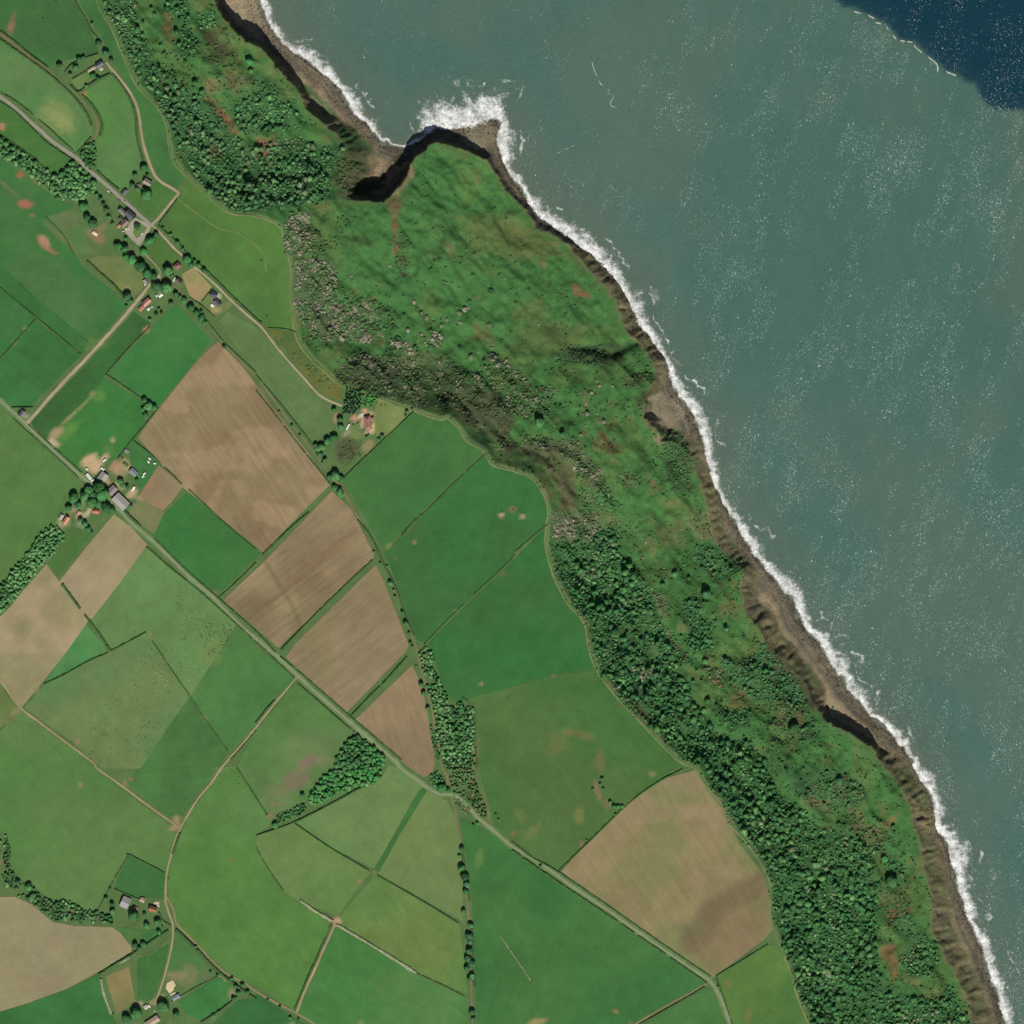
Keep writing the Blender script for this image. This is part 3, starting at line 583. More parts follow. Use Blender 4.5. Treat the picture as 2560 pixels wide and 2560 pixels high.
def water_mat():
    m, nt, b, out = new_mat('sea_water')
    at = nd(nt, 'ShaderNodeAttribute', attribute_name='Col')
    geo = nd(nt, 'ShaderNodeNewGeometry')
    mp = nd(nt, 'ShaderNodeMapping', vector_type='TEXTURE'); mp.inputs['Scale'].default_value = (1.0, 3.2, 1.0); mp.inputs['Rotation'].default_value = (0, 0, R(12))
    nt.links.new(geo.outputs['Position'], mp.inputs['Vector'])
    n1 = noise_node(nt, 0.055, 5, 0.65, mp.outputs[0]); n2 = noise_node(nt, 0.45, 3, 0.7, mp.outputs[0])
    f = mul(nt, ramp(nt, n1.outputs[0], .25, .75, .95, 1.05), ramp(nt, n2.outputs[0], .2, .8, .93, 1.07))
    nt.links.new(scale_col(nt, at.outputs['Color'], f), b.inputs['Base Color'])
    b.inputs['Roughness'].default_value = 0.24; b.inputs['IOR'].default_value = 1.33
    b.inputs['Specular IOR Level'].default_value = 0.5
    add = nd(nt, 'ShaderNodeMath', operation='ADD'); nt.links.new(n1.outputs[0], add.inputs[0]); nt.links.new(n2.outputs[0], add.inputs[1])
    bp = nd(nt, 'ShaderNodeBump'); bp.inputs['Strength'].default_value = 0.9; bp.inputs['Distance'].default_value = 1.6
    nt.links.new(add.outputs[0], bp.inputs['Height']); nt.links.new(bp.outputs[0], b.inputs['Normal'])
    return m
seaV = np.stack([wx(sX), wy(sY), np.full(sX.shape, SEA_Z)], -1).reshape(-1, 3)[used]
link('sea', mesh_np('sea', seaV, remap[F], water_mat(), sea_cols(sX.ravel()[used], sY.ravel()[used]), smooth=True), kind='structure')

# surf: broken white water lying on the sea along the shore
def foam_mat():
    m, nt, b, out = new_mat('white_water')
    geo = nd(nt, 'ShaderNodeNewGeometry')
    at = nd(nt, 'ShaderNodeAttribute', attribute_name='surf')
    n1 = noise_node(nt, 0.09, 7, 0.78, geo.outputs['Position']); n2 = noise_node(nt, 0.5, 4, 0.8, geo.outputs['Position'])
    a1 = nd(nt, 'ShaderNodeMath', operation='MULTIPLY_ADD'); a1.inputs[1].default_value = 2.2; a1.inputs[2].default_value = -1.1
    nt.links.new(n1.outputs[0], a1.inputs[0])
    a2 = nd(nt, 'ShaderNodeMath', operation='MULTIPLY_ADD'); a2.inputs[1].default_value = 1.1; nt.links.new(n2.outputs[0], a2.inputs[0]); nt.links.new(a1.outputs[0], a2.inputs[2])
    a3 = nd(nt, 'ShaderNodeMath', operation='ADD'); nt.links.new(a2.outputs[0], a3.inputs[0]); nt.links.new(at.outputs['Fac'], a3.inputs[1])
    al = ramp(nt, a3.outputs[0], 1.06, 1.78, 0, 1)
    b.inputs['Base Color'].default_value = (.9, .9, .87, 1); b.inputs['Roughness'].default_value = 1
    nt.links.new(al, b.inputs['Alpha'])
    return m
fx = np.arange(540, 2600, 2.5); fy = np.arange(-60, 2620, 2.5)
fX, fY = np.meshgrid(fx, fy)
kx = fX + 22 * (fbm(fX, fY, 30, 101, 4) - .5); ky = fY + 22 * (fbm(fX, fY, 30, 102, 4) - .5)
near = np.zeros(fX.shape, bool)
cc0 = LINE_C
for i in range(len(cc0) - 1):
    lo = np.minimum(cc0[i], cc0[i + 1]) - 95; hi = np.maximum(cc0[i], cc0[i + 1]) + 95
    i0, i1 = np.searchsorted(fx, [lo[0], hi[0]]); j0, j1 = np.searchsorted(fy, [lo[1], hi[1]])
    near[j0:j1, i0:i1] = True
fd = np.full(fX.shape, 999.0, np.float32); fw = np.full(fX.shape, 20.0, np.float32)
d_, (w_,) = seg_dist(kx[near], ky[near], LINE_C, props=PROP_C)
fd[near] = np.where(inside(kx[near], ky[near], POLY_C), -d_, d_); fw[near] = w_
fw = fw * (0.15 + 1.9 * fbm(fX, fY, 42, 105, 4))
rel = fd / fw
brk = .66 * np.exp(-((rel - 1.5) / .24) ** 2) * sstep(.50, .64, fbm(fX, fY, 70, 107, 3))
sv_ = np.where(rel < 0, 1 + rel * 3.2, np.where(rel < 0.30, 1.0 - rel * .15, 0.95 - (rel - .30) * .92)).astype(np.float32)
sv_ = np.maximum(sv_, brk).astype(np.float32)
m0 = (fd > -14) & (sv_ > 0.02)
fv = np.arange(fX.size).reshape(fX.shape)
m = m0[:-1, :-1] & m0[:-1, 1:] & m0[1:, :-1] & m0[1:, 1:]
F = np.stack([fv[1:, :-1][m], fv[1:, 1:][m], fv[:-1, 1:][m], fv[:-1, :-1][m]], -1)
used = np.unique(F); remap = np.full(fX.size, -1, np.int32); remap[used] = np.arange(len(used))
foamZ = SEA_Z + 0.5 + 0.5 * vnoise(fX, fY, 6, 106)
FV = np.stack([wx(fX), wy(fY), foamZ], -1).reshape(-1, 3)[used]
MAT_FOAM = foam_mat()
link('surf_foam', mesh_np('surf_foam', FV, remap[F], MAT_FOAM, extra={'surf': sv_.ravel()[used]}, smooth=True), kind='stuff',
     label='broken white surf along the rocky shore', cat='surf')
# ---------------------------------------------------------------- fields
def drape(name, poly, off, mat, colfun, grid=6.0, kind='structure'):
    """a sheet cut to the outline and laid on the terrain"""
    poly = np.asarray(poly)
    edge = []
    n = len(poly)
    for i in range(n):
        a, b = poly[i], poly[(i + 1) % n]
        k = max(1, int(np.hypot(*(b - a)) / grid))
        for t in np.arange(k) / k: edge.append(a + (b - a) * t)
    edge = np.array(edge)
    ex = edge + 0
    lo, hi = poly.min(0), poly.max(0)
    gx, gy = np.meshgrid(np.arange(lo[0] + grid / 2, hi[0], grid), np.arange(lo[1] + grid / 2, hi[1], grid))
    gx = (gx + RNG.uniform(-.2, .2, gx.shape) * grid).ravel(); gy = (gy + RNG.uniform(-.2, .2, gy.shape) * grid).ravel()
    m = inside(gx, gy, poly)
    gx, gy = gx[m], gy[m]
    if len(gx):
        m = seg_dist(gx, gy, poly, True) > grid * .35
        gx, gy = gx[m], gy[m]
    pts = np.vstack([ex, np.stack([gx, gy], -1)])
    es = [(i, (i + 1) % len(ex)) for i in range(len(ex))]
    r = delaunay_2d_cdt([Vector((p[0], p[1])) for p in pts], es, [], 2, 1e-4)
    vv = np.array([(v.x, v.y) for v in r[0]]); ff = np.array([f for f in r[2] if len(f) == 3], np.int32)
    px, py = vv[:, 0], vv[:, 1]
    c = (px[ff[:, 1]] - px[ff[:, 0]]) * (py[ff[:, 2]] - py[ff[:, 0]]) - (py[ff[:, 1]] - py[ff[:, 0]]) * (px[ff[:, 2]] - px[ff[:, 0]])
    ff[c > 0] = ff[c > 0][:, ::-1]
    V = np.stack([wx(px), wy(py), H(px, py) + off], -1)
    return link(name, mesh_np(name, V, ff, mat, colfun(px, py), smooth=True), kind=kind)

def two_tone(c1, c2, seed, sc=120, extra=None):
    def f(px, py):
        n = fbm(px, py, sc, seed, 4)
        c = lin(c1) + (lin(c2) - lin(c1)) * sstep(.32, .68, n)[:, None]
        c = (c * (1 + .16 * (fbm(px, py, 26, seed + 1, 3) - .5) + .22 * (fbm(px, py, 75, seed + 3, 3) - .5))[:, None]).astype(np.float32)
        if extra:
            for col, k, s, sd in extra: c = mixc(c, sstep(.52, .68, fbm(px, py, s, sd, 4)) * k, col)
        return apply_spots(c, px, py)
    return f

_pm = {}
def plough(deg, k, per):
    key = (deg, k, per)
    if key not in _pm: _pm[key] = ground_mat('ploughed_soil', .07, .10, (deg, k, per), bump=.15)
    return _pm[key]

GREEN = [  # outline, colour, second colour, soil-noise size
 ('@00 -60 -60,580 -60,560 0,580 30,640 150,690 260,740 400,640 415,540 440,370 500,250 430,110 320,0 225,-60 190', (70,124,66),(66,108,60),150),
 ('@00 600 -60,735 -60,740 0,788 110,855 240,955 470,1035 640,1175 800,1248 940,1288 1180,1400 1330,1320 1430,1200 1330,1130 1170,1085 1000,1060 850,1000 690,870 480,830 400,760 260,670 130,600 0', (62,108,60),(70,120,62),110),
 ('@00 -60 265,0 310,130 395,260 485,400 590,540 720,640 850,690 940,690 1030,580 1150,480 1070,380 980,270 880,130 770,0 690,-60 650', (96,132,78),(88,134,74),120),
 ('@00 -60 740,0 780,110 845,220 950,330 1060,540 1205,410 1330,250 1190,100 1080,0 1020,-60 990', (86,126,56),(72,118,58),110),
 ('@00 850 565,930 665,985 770,1022 900,1035 1050,1075 1220,1000 1330,960 1410,890 1415,740 1280,725 1150,740 1040,772 960,745 860,625 720,640 690,780 605', (92,134,76),(86,136,66),130),
 ('@00 540 600,680 542,740 590,600 688', (112,142,82),(104,138,76),40),
 ('@00 960 1475,1180 1375,1305 1450,1285 1510,1165 1635,1130 1640', (78,122,60),(70,112,56),60),
 ('@00 1205 1695,1340 1505,1420 1362,1560 1482,1740 1612,1932 1645 @10 170 1705,212 1805,240 1932 @11 258 130,246 260,266 450,296 555,100 542,0 438 @01 1932 415,1750 285,1500 60 @00 1300 1800', (86,130,62),(78,118,58),160),
 ('@00 -60 1150,0 1195,200 1345,430 1505,560 1560,340 1640,480 1790,560 1925 @01 640 105,820 245,925 340,960 385,700 670,640 640,450 470,230 290,0 80,-60 40', (64,120,62),(76,118,66),120),
 ('@01 -60 10,0 65,230 285,450 465,690 665,625 735,285 465,0 230,-60 180', (60,112,58),(62,116,60),80),
 ('@01 -60 200,0 250,270 478,195 560,0 765,-60 830', (58,114,58),(66,118,64),90),
 ('@01 275 490,605 755,215 1140,100 1135,0 1055,-60 1000,-60 860,0 795,200 570', (62,120,62),(60,112,58),100),
 ('@01 1010 425,1135 515,1110 548,805 875,760 955,350 1375,235 1265,430 1050,645 830,870 590', (62,104,56),(60,110,56),90),
 ('@01 1165 530,1290 400,1335 375,1590 640,1195 1130,1080 1075,820 895,1115 575', (58,122,62),(70,124,64),120),
 ('@01 365 1390,790 930,1060 1090,1090 1240,1000 1385,885 1525,640 1605,480 1530,430 1470', (60,122,60),(66,124,58),110),
 ('@01 930 10,1085 165,1075 240,1000 315,860 195,660 30,760 0', (112,128,74),(104,126,72),50),
 ('@00 600 1640,760 1720,640 1800,720 1900,560 1920,480 1780,350 1640,540 1590', (88,126,72),(100,122,76),70),
 ('@01 -60 1060,0 1120,180 1310,630 1715,500 1850,490 1932 @02 420 100,350 120,300 180,150 360,0 550,-60 620', (94,122,72),(86,126,66),140),
 ('@02 545 115,690 165,440 485,372 390,490 195', (84,114,56),(76,118,60),60),
 ('@02 1110 262,1290 425,1430 530,1640 705,1775 850,1440 1385,1160 975,1100 905,835 1045,660 800', (100,140,80),(98,132,76),130),
 ('@02 645 845,790 1020,810 1060,340 1290,470 1085', (74,140,76),(84,138,76),80),
 ('@02 840 1062,1100 920,1150 985,1425 1395,1240 1660,1080 1932,765 1932,565 1740,190 1475,340 1305,600 1165', (96,134,80),(106,132,78),120),
 ('@02 1790 870,1932 1005 @12 0 1020,285 1255,0 1580 @02 1932 1595,1730 1795,1545 1565,1445 1395', (74,124,66),(82,128,68),110),
 ('@02 1430 1408,1540 1580,1722 1812,1650 1900 @03 1640 0,1490 185,1405 320,1335 395,1130 255,960 115,1070 0 @02 1240 1680', (72,116,62),(78,126,66),110),
 ('@02 -60 1240,0 1310,135 1480,95 1540,0 1625,-60 1680', (104,126,70),(98,122,68),60),
 ('@02 -60 1700,0 1660,165 1505,400 1690,560 1800,715 1932 @03 890 145,1310 455,1335 500,1285 650,1245 780,970 640,740 1055,650 1065,560 1000,370 975,240 870,140 830,85 700,65 490,0 478,-60 480', (96,132,72),(84,128,66),150),
 ('@03 975 670,1240 792,1232 985,1080 965,990 955,865 905', (64,112,58),(58,110,56),60),
 ('@03 880 1200,1100 1230,1280 1200,1180 1290,1000 1335', (66,122,64),(80,122,64),50),
 ('@03 -60 1870,0 1845,200 1785,500 1675,740 1570,770 1700,835 1850,880 1932,880 2000,-60 2000', (62,120,62),(58,112,58),120),
 ('@03 800 1575,968 1505,1018 1760,885 1848', (136,130,84),(112,128,74),60),
 ('@03 1040 1450,1268 1335,1240 1500,1150 1735,1042 1770', (70,120,62),(66,112,58),60),
 ('@03 1310 1260,1385 1300,1510 1430,1600 1560,1480 1640,1400 1620,1340 1560,1262 1570', (92,118,74),(76,124,66),60),
 ('@03 1350 1762,1640 1588,1710 1610,1770 1690,1700 1780,1510 1895,1420 1855', (62,122,62),(66,126,64),60),
 ('@03 1545 2000,1700 1850,1790 1760,1932 1735 @13 0 1700,250 1870,360 1932,400 2000', (58,112,60),(62,108,58),80),
 ('@12 300 1290,735 1660,670 1725,585 1932 @13 440 90,380 240,100 375,0 205 @12 -340 1932 @03 1790 -10 @12 0 1655', (98,130,76),(86,128,68),110),
 ('@03 1700 20,1790 0,1932 215 @13 80 360,130 400,0 500,20 620,210 935,320 1025,565 1165,285 1820,0 1635 @03 1932 1655,1740 1545,1600 1435,1400 1235,1335 1160,1285 980,1270 900,1300 700,1375 480,1440 340,1530 220,1620 100', (86,132,64),(94,136,74),190),
 ('@13 300 405,620 240,960 65,1000 -20,1060 0,1245 150,1210 180,895 755,580 598', (106,138,80),(98,136,76),120),
 ('@13 1290 165,1440 250,1500 380,1550 700,1560 1150,925 800,1100 480', (104,132,76),(108,136,78),120),
 ('@13 1245 160,1285 170,1095 480,915 780,898 752,1080 460', (66,120,62),(64,116,60),60),
 ('@13 20 510,280 420,560 605,855 785,610 1110,330 1008,210 925,10 610', (104,136,76),(98,134,72),130),
 ('@13 905 800,1525 1172,1575 1500,1590 1700,1210 1535,615 1165,640 1120', (104,134,70),(94,132,68),140),
 ('@13 602 1205,1200 1555,1580 1730,1600 1932,1600 2000,480 2000,450 1930,325 1838', (72,128,64),(84,130,70),120),
 ('@11 655 1680,960 1400,1190 1188,1390 1248,1442 1232,1532 1325,1595 1405,1715 1480,1260 1920 @12 965 280,840 60,730 -120', (64,114,60),(70,118,62),140),
 ('@11 1735 1500,1775 1575,1932 1622 @21 145 1682,232 1785,275 1932 @22 255 100,0 318 @12 1932 362,1500 760,1270 985,1215 960,1130 720,1060 520,975 310,1280 10', (64,112,60),(60,116,60),150),
 ('@22 245 125,250 250,318 500,430 700,540 835,578 1040,640 1185,360 1210,0 1310 @12 1932 1310,1700 1380,1520 1440,1440 1380,1370 1160,1300 1000,1500 790,1932 385', (56,114,58),(62,112,58),140),
 ('@22 645 1200,770 1378,940 1558,1120 1748,1270 1888,1360 1925 @23 1250 -10,1080 100,880 250,640 480,345 765,0 545 @13 1900 500,1800 430,1740 200,1700 60 @12 1690 1932,1650 1400,1932 1325 @22 0 1325,360 1225', (82,116,62),(72,116,60),130),
 ('@23 1545 1575,1720 1468,1925 1345 @33 60 1340,140 1480,190 1680,250 1800,315 1932,330 2000 @23 1700 2000,1670 1932,1620 1800,1575 1650', (90,128,62),(78,120,60),90),
 ('@13 1550 380,1680 450,1800 500,1932 600 @23 0 640,200 765,500 965,800 1165,1150 1405,1455 1625,1130 1800,940 1932,900 2000 @13 1680 2000,1670 1900,1650 1500,1640 1100,1610 800,1570 560', (62,116,60),(72,120,62),190),
 ('@23 1470 1665,1520 1700,1560 1800,1610 1932,1620 2000,990 2000,1010 1932,1300 1760', (76,124,66),(72,116,62),80),
 ('@F 357 928,490 1045,412 1122,350 1072,285 1016,302 980', (60,120,60),(66,118,60),90),
 ('@01 1660 490,1720 420,1932 540 @11 60 590,240 810,420 1010,560 1110,600 1180,590 1280,480 1370,420 1395,250 1160,90 980,0 880 @01 1932 860,1800 700', (98,130,76),(92,124,72),90),
 ('@11 930 1080,1170 1165,990 1350,930 1380,880 1300,900 1150', (124,142,84),(112,134,74),60),
 ('@11 690 1260,790 1240,790 1360,740 1380,670 1340', (110,134,80),(96,126,70),30),
 ('@11 100 560,300 580,330 660,420 780,540 880,600 960,640 980,640 1090,520 1050,420 960,250 740,150 620', (84,112,58),(108,116,58),50),
 ('@01 1375 140,1460 90,1590 230,1520 345,1440 310', (160,148,100),(148,146,94),40),
 ('@01 1520 350,1580 270,1600 290,1660 370,1720 340,1780 330,1720 400,1620 460', (116,132,82),(104,126,72),40),
 ('@01 970 1430,1010 1400,1230 1580,1120 1720,1050 1750,1000 1640', (64,116,60),(72,122,64),50),
 ('@01 1000 1880,1080 1840,1230 1920 @02 1230 20,1160 165,1060 80,970 0', (122,132,86),(116,128,82),60),

 ('@00 1110 1770,1190 1770,1330 1932 @01 1330 20,1210 80,1140 0 @00 1080 1880', (80,118,58),(84,124,62),50),
]
def expand(pl, d):
    """push an outline outwards by d px"""
    a = np.roll(pl, 1, 0); b = np.roll(pl, -1, 0)
    area = .5 * np.sum(pl[:, 0] * b[:, 1] - b[:, 0] * pl[:, 1])
    e1 = pl - a; e2 = b - pl
    n1 = np.stack([e1[:, 1], -e1[:, 0]], -1) / (np.linalg.norm(e1, axis=1)[:, None] + 1e-9); n2 = np.stack([e2[:, 1], -e2[:, 0]], -1) / (np.linalg.norm(e2, axis=1)[:, None] + 1e-9)
    m = n1 + n2; m /= np.linalg.norm(m, axis=1)[:, None] + 1e-9
    k = 1 / np.clip((m * n1).sum(1), .5, 1)
    return pl + m * (d * k * (1 if area > 0 else -1))[:, None]
def tint(c, f): return tuple(v * k for v, k in zip(c, f))
k_ = 0
for s, c1, c2, sc in GREEN:
    pl = P(s)
    if len(pl) < 3: continue
    k_ += 1
    c1 = tint(c1, (.955, .91, .945)); c2 = tint(c2, (.955, .91, .945))
    drape('pasture_field', expand(pl, 1.5), 0.15 + .005 * k_, PASTURES[k_ % 5], two_tone(c1, c2, 200 + k_ * 2, sc))

BROWN = [  # outline, colours, furrow bearing, strength, period, extra patches
 ('@F 411 648,455 693,520 778,580 858,619 914,560 972,497 1038,452 1002,340 912,264 826,285 795,330 738,380 676', (148,126,96),(138,114,86),-57,.13,6.0,[((128,118,80),.35,160,301),((160,136,106),.5,70,302)]),
 ('@01 1200 1595,1365 1740,1300 1830,1230 1905,1055 1820', (148,122,94),(152,134,102),-50,.05,5.0,[((152,112,88),.5,50,303)]),
 ('@F 626 930,660 962,703 1046,700 1056,610 1140,525 1218,505 1200,425 1132,500 1062', (150,128,98),(138,116,88),37,.16,5.5,[((112,102,72),.45,90,304)]),
 ('@F 708 1070,722 1098,736 1135,768 1217,763 1228,654 1340,640 1330,543 1240,560 1215', (148,126,98),(140,118,90),37,.13,5.5,[((124,118,84),.45,110,305)]),
 ('@F 776 1260,792 1290,806 1360,818 1440,812 1458,800 1463,770 1443,674 1358', (152,128,98),(140,118,90),-75,.13,5.5,None),
 ('@02 862 32,980 120,1098 248,870 560,690 790,645 790,560 650,462 522,660 270', (154,138,104),(162,142,112),52,.05,7,[((152,146,100),.5,90,306)]),
 ('@02 350 412,430 520,520 640,620 745,650 825,480 1065,300 1290,155 1465,80 1370,0 1270,-60 1190,-60 850,0 805,90 720,180 605', (158,140,106),(148,136,100),52,.04,8,[((172,148,122),.5,110,307),((142,130,96),.4,60,308)]),
 ('@03 -60 985,110 982,240 1042,320 1112,390 1172,560 1202,840 1212,900 1252,978 1350,978 1378,760 1515,500 1655,200 1765,0 1825,-60 1840', (156,138,106),(150,140,104),20,.03,8,[((132,120,98),.45,130,309)]),
 ('@F 1311 1456,1332 1492,1365 1531,1392 1592,1438 1652,1448 1690,1455 1752,1440 1770,1341 1843,1250 1780,1063 1644,1120 1580,1190 1512,1260 1470', (146,128,92),(128,124,84),-58,.08,6,[((122,122,80),.5,150,310),((150,128,100),.4,90,311)]),
]
for k, (s, c1, c2, deg, st, per, ex) in enumerate(BROWN):
    c1 = tint(c1, (.92, .95, .945)); c2 = tint(c2, (.925, .955, .945))
    cf = two_tone(c1, c2, 400 + k * 2, 110, ex)
    if k == 8:
        # wetter, darker band of ploughland curving across the south-east corner
        base = cf
        def cf(px, py, base=base):
            c = base(px, py)
            d = seg_dist(px, py, smooth_line(P('@23 1880 840,1780 920,1600 1030,1480 1130,1420 1230,1350 1290'), 4))
            c = mixc(c, sstep(42, 14, d + 26 * (fbm(px, py, 34, 321, 4) - .5)) * .62, (104, 88, 68))
            q = P('@23 1932 900,1932 1200,1800 1480,1540 1570,1350 1350,1480 1260,1600 1130,1860 1010')
            dd = seg_dist(px, py, q, True); dd = np.where(inside(px, py, q), dd, -dd)
            return mixc(c, sstep(-14, 14, dd) * .5 * (.6 + .8 * fbm(px, py, 40, 322, 3)).clip(0, 1), (120, 100, 76))
    if k == 2:
        base2 = cf
        def cf(px, py, base=base2):
            c = base(px, py)
            d = seg_dist(px, py, P('@12 80 390,200 590,280 720,340 870'))
            c = mixc(c, sstep(9, 2, d) * .6, (104, 102, 68))
            d = seg_dist(px, py, P('@12 740 130,600 270,420 400,180 620,0 760'))
            return mixc(c, sstep(12, 3, d) * .5, (120, 94, 68))
    drape('ploughed_field', expand(P(s), 4.0), 0.50 + .005 * k, plough(deg, st, per), cf, grid=5.0)

# ---------------------------------------------------------------- roads, tracks, paths
def ribbon(name, pts, w, off, c1, c2, seed, edge=None, kind='structure', rag=0.12, mat=None):
    """a strip laid along a line; w in metres; edge = colour of worn verge"""
    L = smooth_line(pts, 4.0)
    t = np.gradient(L, axis=0); t /= np.linalg.norm(t, axis=1)[:, None] + 1e-9
    nrm = np.stack([-t[:, 1], t[:, 0]], -1)
    n = len(L)
    hw = w * (.84 if 'track' in name or name == 'road' else 1.0) / MPP / 2
    offs = np.array([-1.0, -.55, 0, .55, 1.0])
    c1 = tint(c1, (.95, .95, .94)); c2 = tint(c2, (.93, .94, .93)); rag = rag + .1
    jl = 1 + rag * 2 * (vnoise(np.arange(n) * 4.0, np.zeros(n), 11, seed) - .5); jr = 1 + rag * 2 * (vnoise(np.arange(n) * 4.0, np.zeros(n) + 99, 11, seed + 1) - .5)
    V = []; Cc = []
    for o in offs:
        k = np.where(o < 0, jl, jr) * o * hw
        p = L + nrm * k[:, None]
        V.append(np.stack([wx(p[:, 0]), wy(p[:, 1]), H(p[:, 0], p[:, 1]) + off], -1))
        nn = fbm(p[:, 0], p[:, 1], 40, seed + 5, 3)
        c = lin(c1) + (lin(c2) - lin(c1)) * sstep(.3, .7, nn)[:, None]
        if edge is not None and abs(o) > .9: c = c + (lin(edge) - c) * .8
        Cc.append(c)
    V = np.stack(V, 1).reshape(-1, 3); Cc = np.stack(Cc, 1).reshape(-1, 3)
    a = np.arange(n - 1)[:, None] * 5 + np.arange(4)[None]
    a = a.ravel()
    F = np.stack([a, a + 5, a + 6, a + 1], -1)
    # face up
    v = V[F[len(F) // 2]]
    if np.cross(v[1] - v[0], v[2] - v[0])[2] < 0: F = F[:, ::-1]
    return link(name, mesh_np(name, V, F, mat or MAT_ROAD, Cc, smooth=True), kind=kind)

ROADK = .94
TAN, TAN2, EDGE = (170,154,124), (160,142,112), (118,124,80)
MAIN = ('@01 -80 1020,0 1090,100 1180,200 1270,340 1410,480 1540,600 1650,700 1735,850 1875,920 1932 @02 1000 90,1150 215,1300 360,1450 510,1600 635,1700 740,1830 870,1932 955 @12 150 1080,310 1230,450 1360,600 1490,750 1620,900 1750,1050 1880 '
        '@13 1090 0,1200 80,1300 150,1390 200,1460 197,1530 225,1600 295,1680 380,1780 460,1860 530 @23 0 590,150 680,300 780,450 890,600 990,750 1090,900 1200,1100 1340,1300 1480,1450 1580,1500 1615,1550 1690,1600 1800,1650 1932,1680 2020')
ribbon('road_verge', P(MAIN), 11.0, 0.58, (112,138,90), (104,128,82), 501, (92,122,70))
ribbon('road', P(MAIN), 4.6, 0.70, (136,144,114), (146,142,116), 503, (120,138,96))
ribbon('road', P('@00 -80 680,0 730,100 800,200 890,300 980,400 1070,500 1140,580 1195,680 1290,780 1375,880 1465,960 1535,1050 1620,1130 1690,1150 1705'), 7.6, 0.70, (148,144,132), (150,146,130), 505, (140,136,104))
ribbon('road', P('@01 1210 150,1140 205,1030 345,860 545,640 785,430 1005,205 1262'), 7.4, 0.68, (172,158,130), (166,150,122), 507, (140,134,96))
ribbon('farm_track', P('@00 1150 1700,1230 1780,1310 1870,1380 1932 @01 1440 60,1540 140,1640 230,1750 340,1850 430,1932 500 @11 60 560,150 680,250 800,340 900,420 990,480 1050,560 1095,650 1130'), 4.6, 0.68, (176,160,130), (166,152,124), 509, (142,138,100))
ribbon('farm_track', P('@00 1150 1695,1210 1630,1330 1480,1335 1445,1190 1350,1120 1210,1075 1050,1045 850,995 720,910 600,850 530,800 470'), 6.0, 0.68, (168,154,128), (160,144,116), 511, (120,124,82))
ribbon('farm_track', P('@00 -60 200,0 255,120 340,230 430,350 515'), 6.0, 0.64, (136,106,84), (128,108,82), 513, (96,110,64))
ribbon('farm_track', P('@00 350 515,450 605,560 695,640 775,715 870,738 960,710 1050,640 1130,585 1190'), 5.4, 0.64, (100,118,72), (122,116,82), 515, (88,112,62))
ribbon('farm_track', P('@00 1060 1850,1110 1932 @01 1150 40,1200 100,1210 150'), 3.6, 0.66, (150,142,112), (144,138,106), 517, EDGE)
ribbon('farm_track', P('@12 310 1245,200 1375,100 1495,0 1625 @02 1830 1750,1680 1920 @03 1600 105,1500 225,1420 350,1360 455,1320 560,1280 700,1258 800,1250 900,1250 1000,1272 1090,1302 1175,1302 1300,1272 1450,1232 1600,1165 1790'), 4.4, 0.66, (164,150,116), (154,142,106), 519, (122,130,84))
ribbon('farm_track', P('@02 -80 1170,0 1270,150 1472,300 1590,500 1740,700 1890 @03 730 0,900 120,1100 270,1345 445'), 4.6, 0.66, (164,148,116), (154,138,106), 521, (120,128,82))
ribbon('farm_track', P('@03 1255 970,1305 1060,1332 1170,1400 1245,1500 1345,1600 1455,1720 1555,1850 1625,1932 1685 @13 150 1772,310 1852,440 1932,520 2000'), 4.6, 0.65, (146,132,102), (138,128,96), 523, (108,120,76))
ribbon('farm_track', P('@13 600 1170,510 1370,440 1530,370 1680,308 1845'), 5.0, 0.65, (172,152,118), (160,144,110), 525, (116,130,84))
ribbon('farm_track', P('@23 1470 1630,1300 1725,1130 1815,930 1935,850 1990'), 5.2, 0.65, (140,122,94), (126,122,86), 527, (100,124,76))
ribbon('farm_track', P('@03 1285 1775,1480 1655,1635 1572,1680 1582,1705 1615'), 2.2, 0.65, (156,144,104), (148,138,98), 529, None)
ribbon('farm_track', P('@03 1030 1420,1150 1390,1280 1290'), 2.6, 0.65, (112,126,78), (104,122,72), 531, None)
ribbon('railway_path', P('@01 1215 160,1330 245,1460 375,1600 545,1750 725,1932 905 @11 120 1065,250 1245,400 1435,520 1595,620 1725,700 1845 @12 745 0,830 130,910 270,990 440,1060 600,1130 780,1190 960,1240 1150,1290 1350,1330 1500,1350 1620,1380 1750,1408 1932 '
        '@13 1440 60,1455 185,1480 230,1510 370,1540 560,1570 750,1590 950,1602 1100,1615 1300,1620 1500,1625 1700,1632 1932,1635 2010'), 3.6, 0.40, (132,116,92), (122,116,84), 533, (98,112,68))
ribbon('footpath', np.vstack([smooth_line(LINE_A, 8)]) + np.array([-3.0, 3.0]), 2.6, 0.62, (128,134,90), (108,126,76), 535, None, rag=.3)
ribbon('footpath', P('@00 1340 1500,1500 1620,1650 1720,1800 1760,1932 1850 @10 40 1900,70 1932 @11 70 60,80 120'), 3.0, 0.62, (112,128,72), (104,128,68), 537, None, rag=.4)
ribbon('footpath', P('@00 1340 1450,1400 1370'), 1.6, 0.62, (118,116,88), (110,116,84), 539, None)
ribbon('farm_track', P('@02 130 1500,90 1560,40 1600'), 3.0, 0.64, (136,122,88), (126,122,80), 541, None)
drape('car_park', P('@00 940 1750,1010 1640,1100 1680,1150 1690,1130 1740,1060 1850,1040 1850,985 1800'), 0.64, MAT_ROAD, two_tone((154,148,128),(146,140,122),701,40), 4)
drape('car_park_green', P('@00 1010 1690,1060 1680,1110 1720,1080 1770,1030 1800,1005 1760'), 0.78, MAT_PASTURE, two_tone((92,120,68),(108,124,78),703,30), 4)
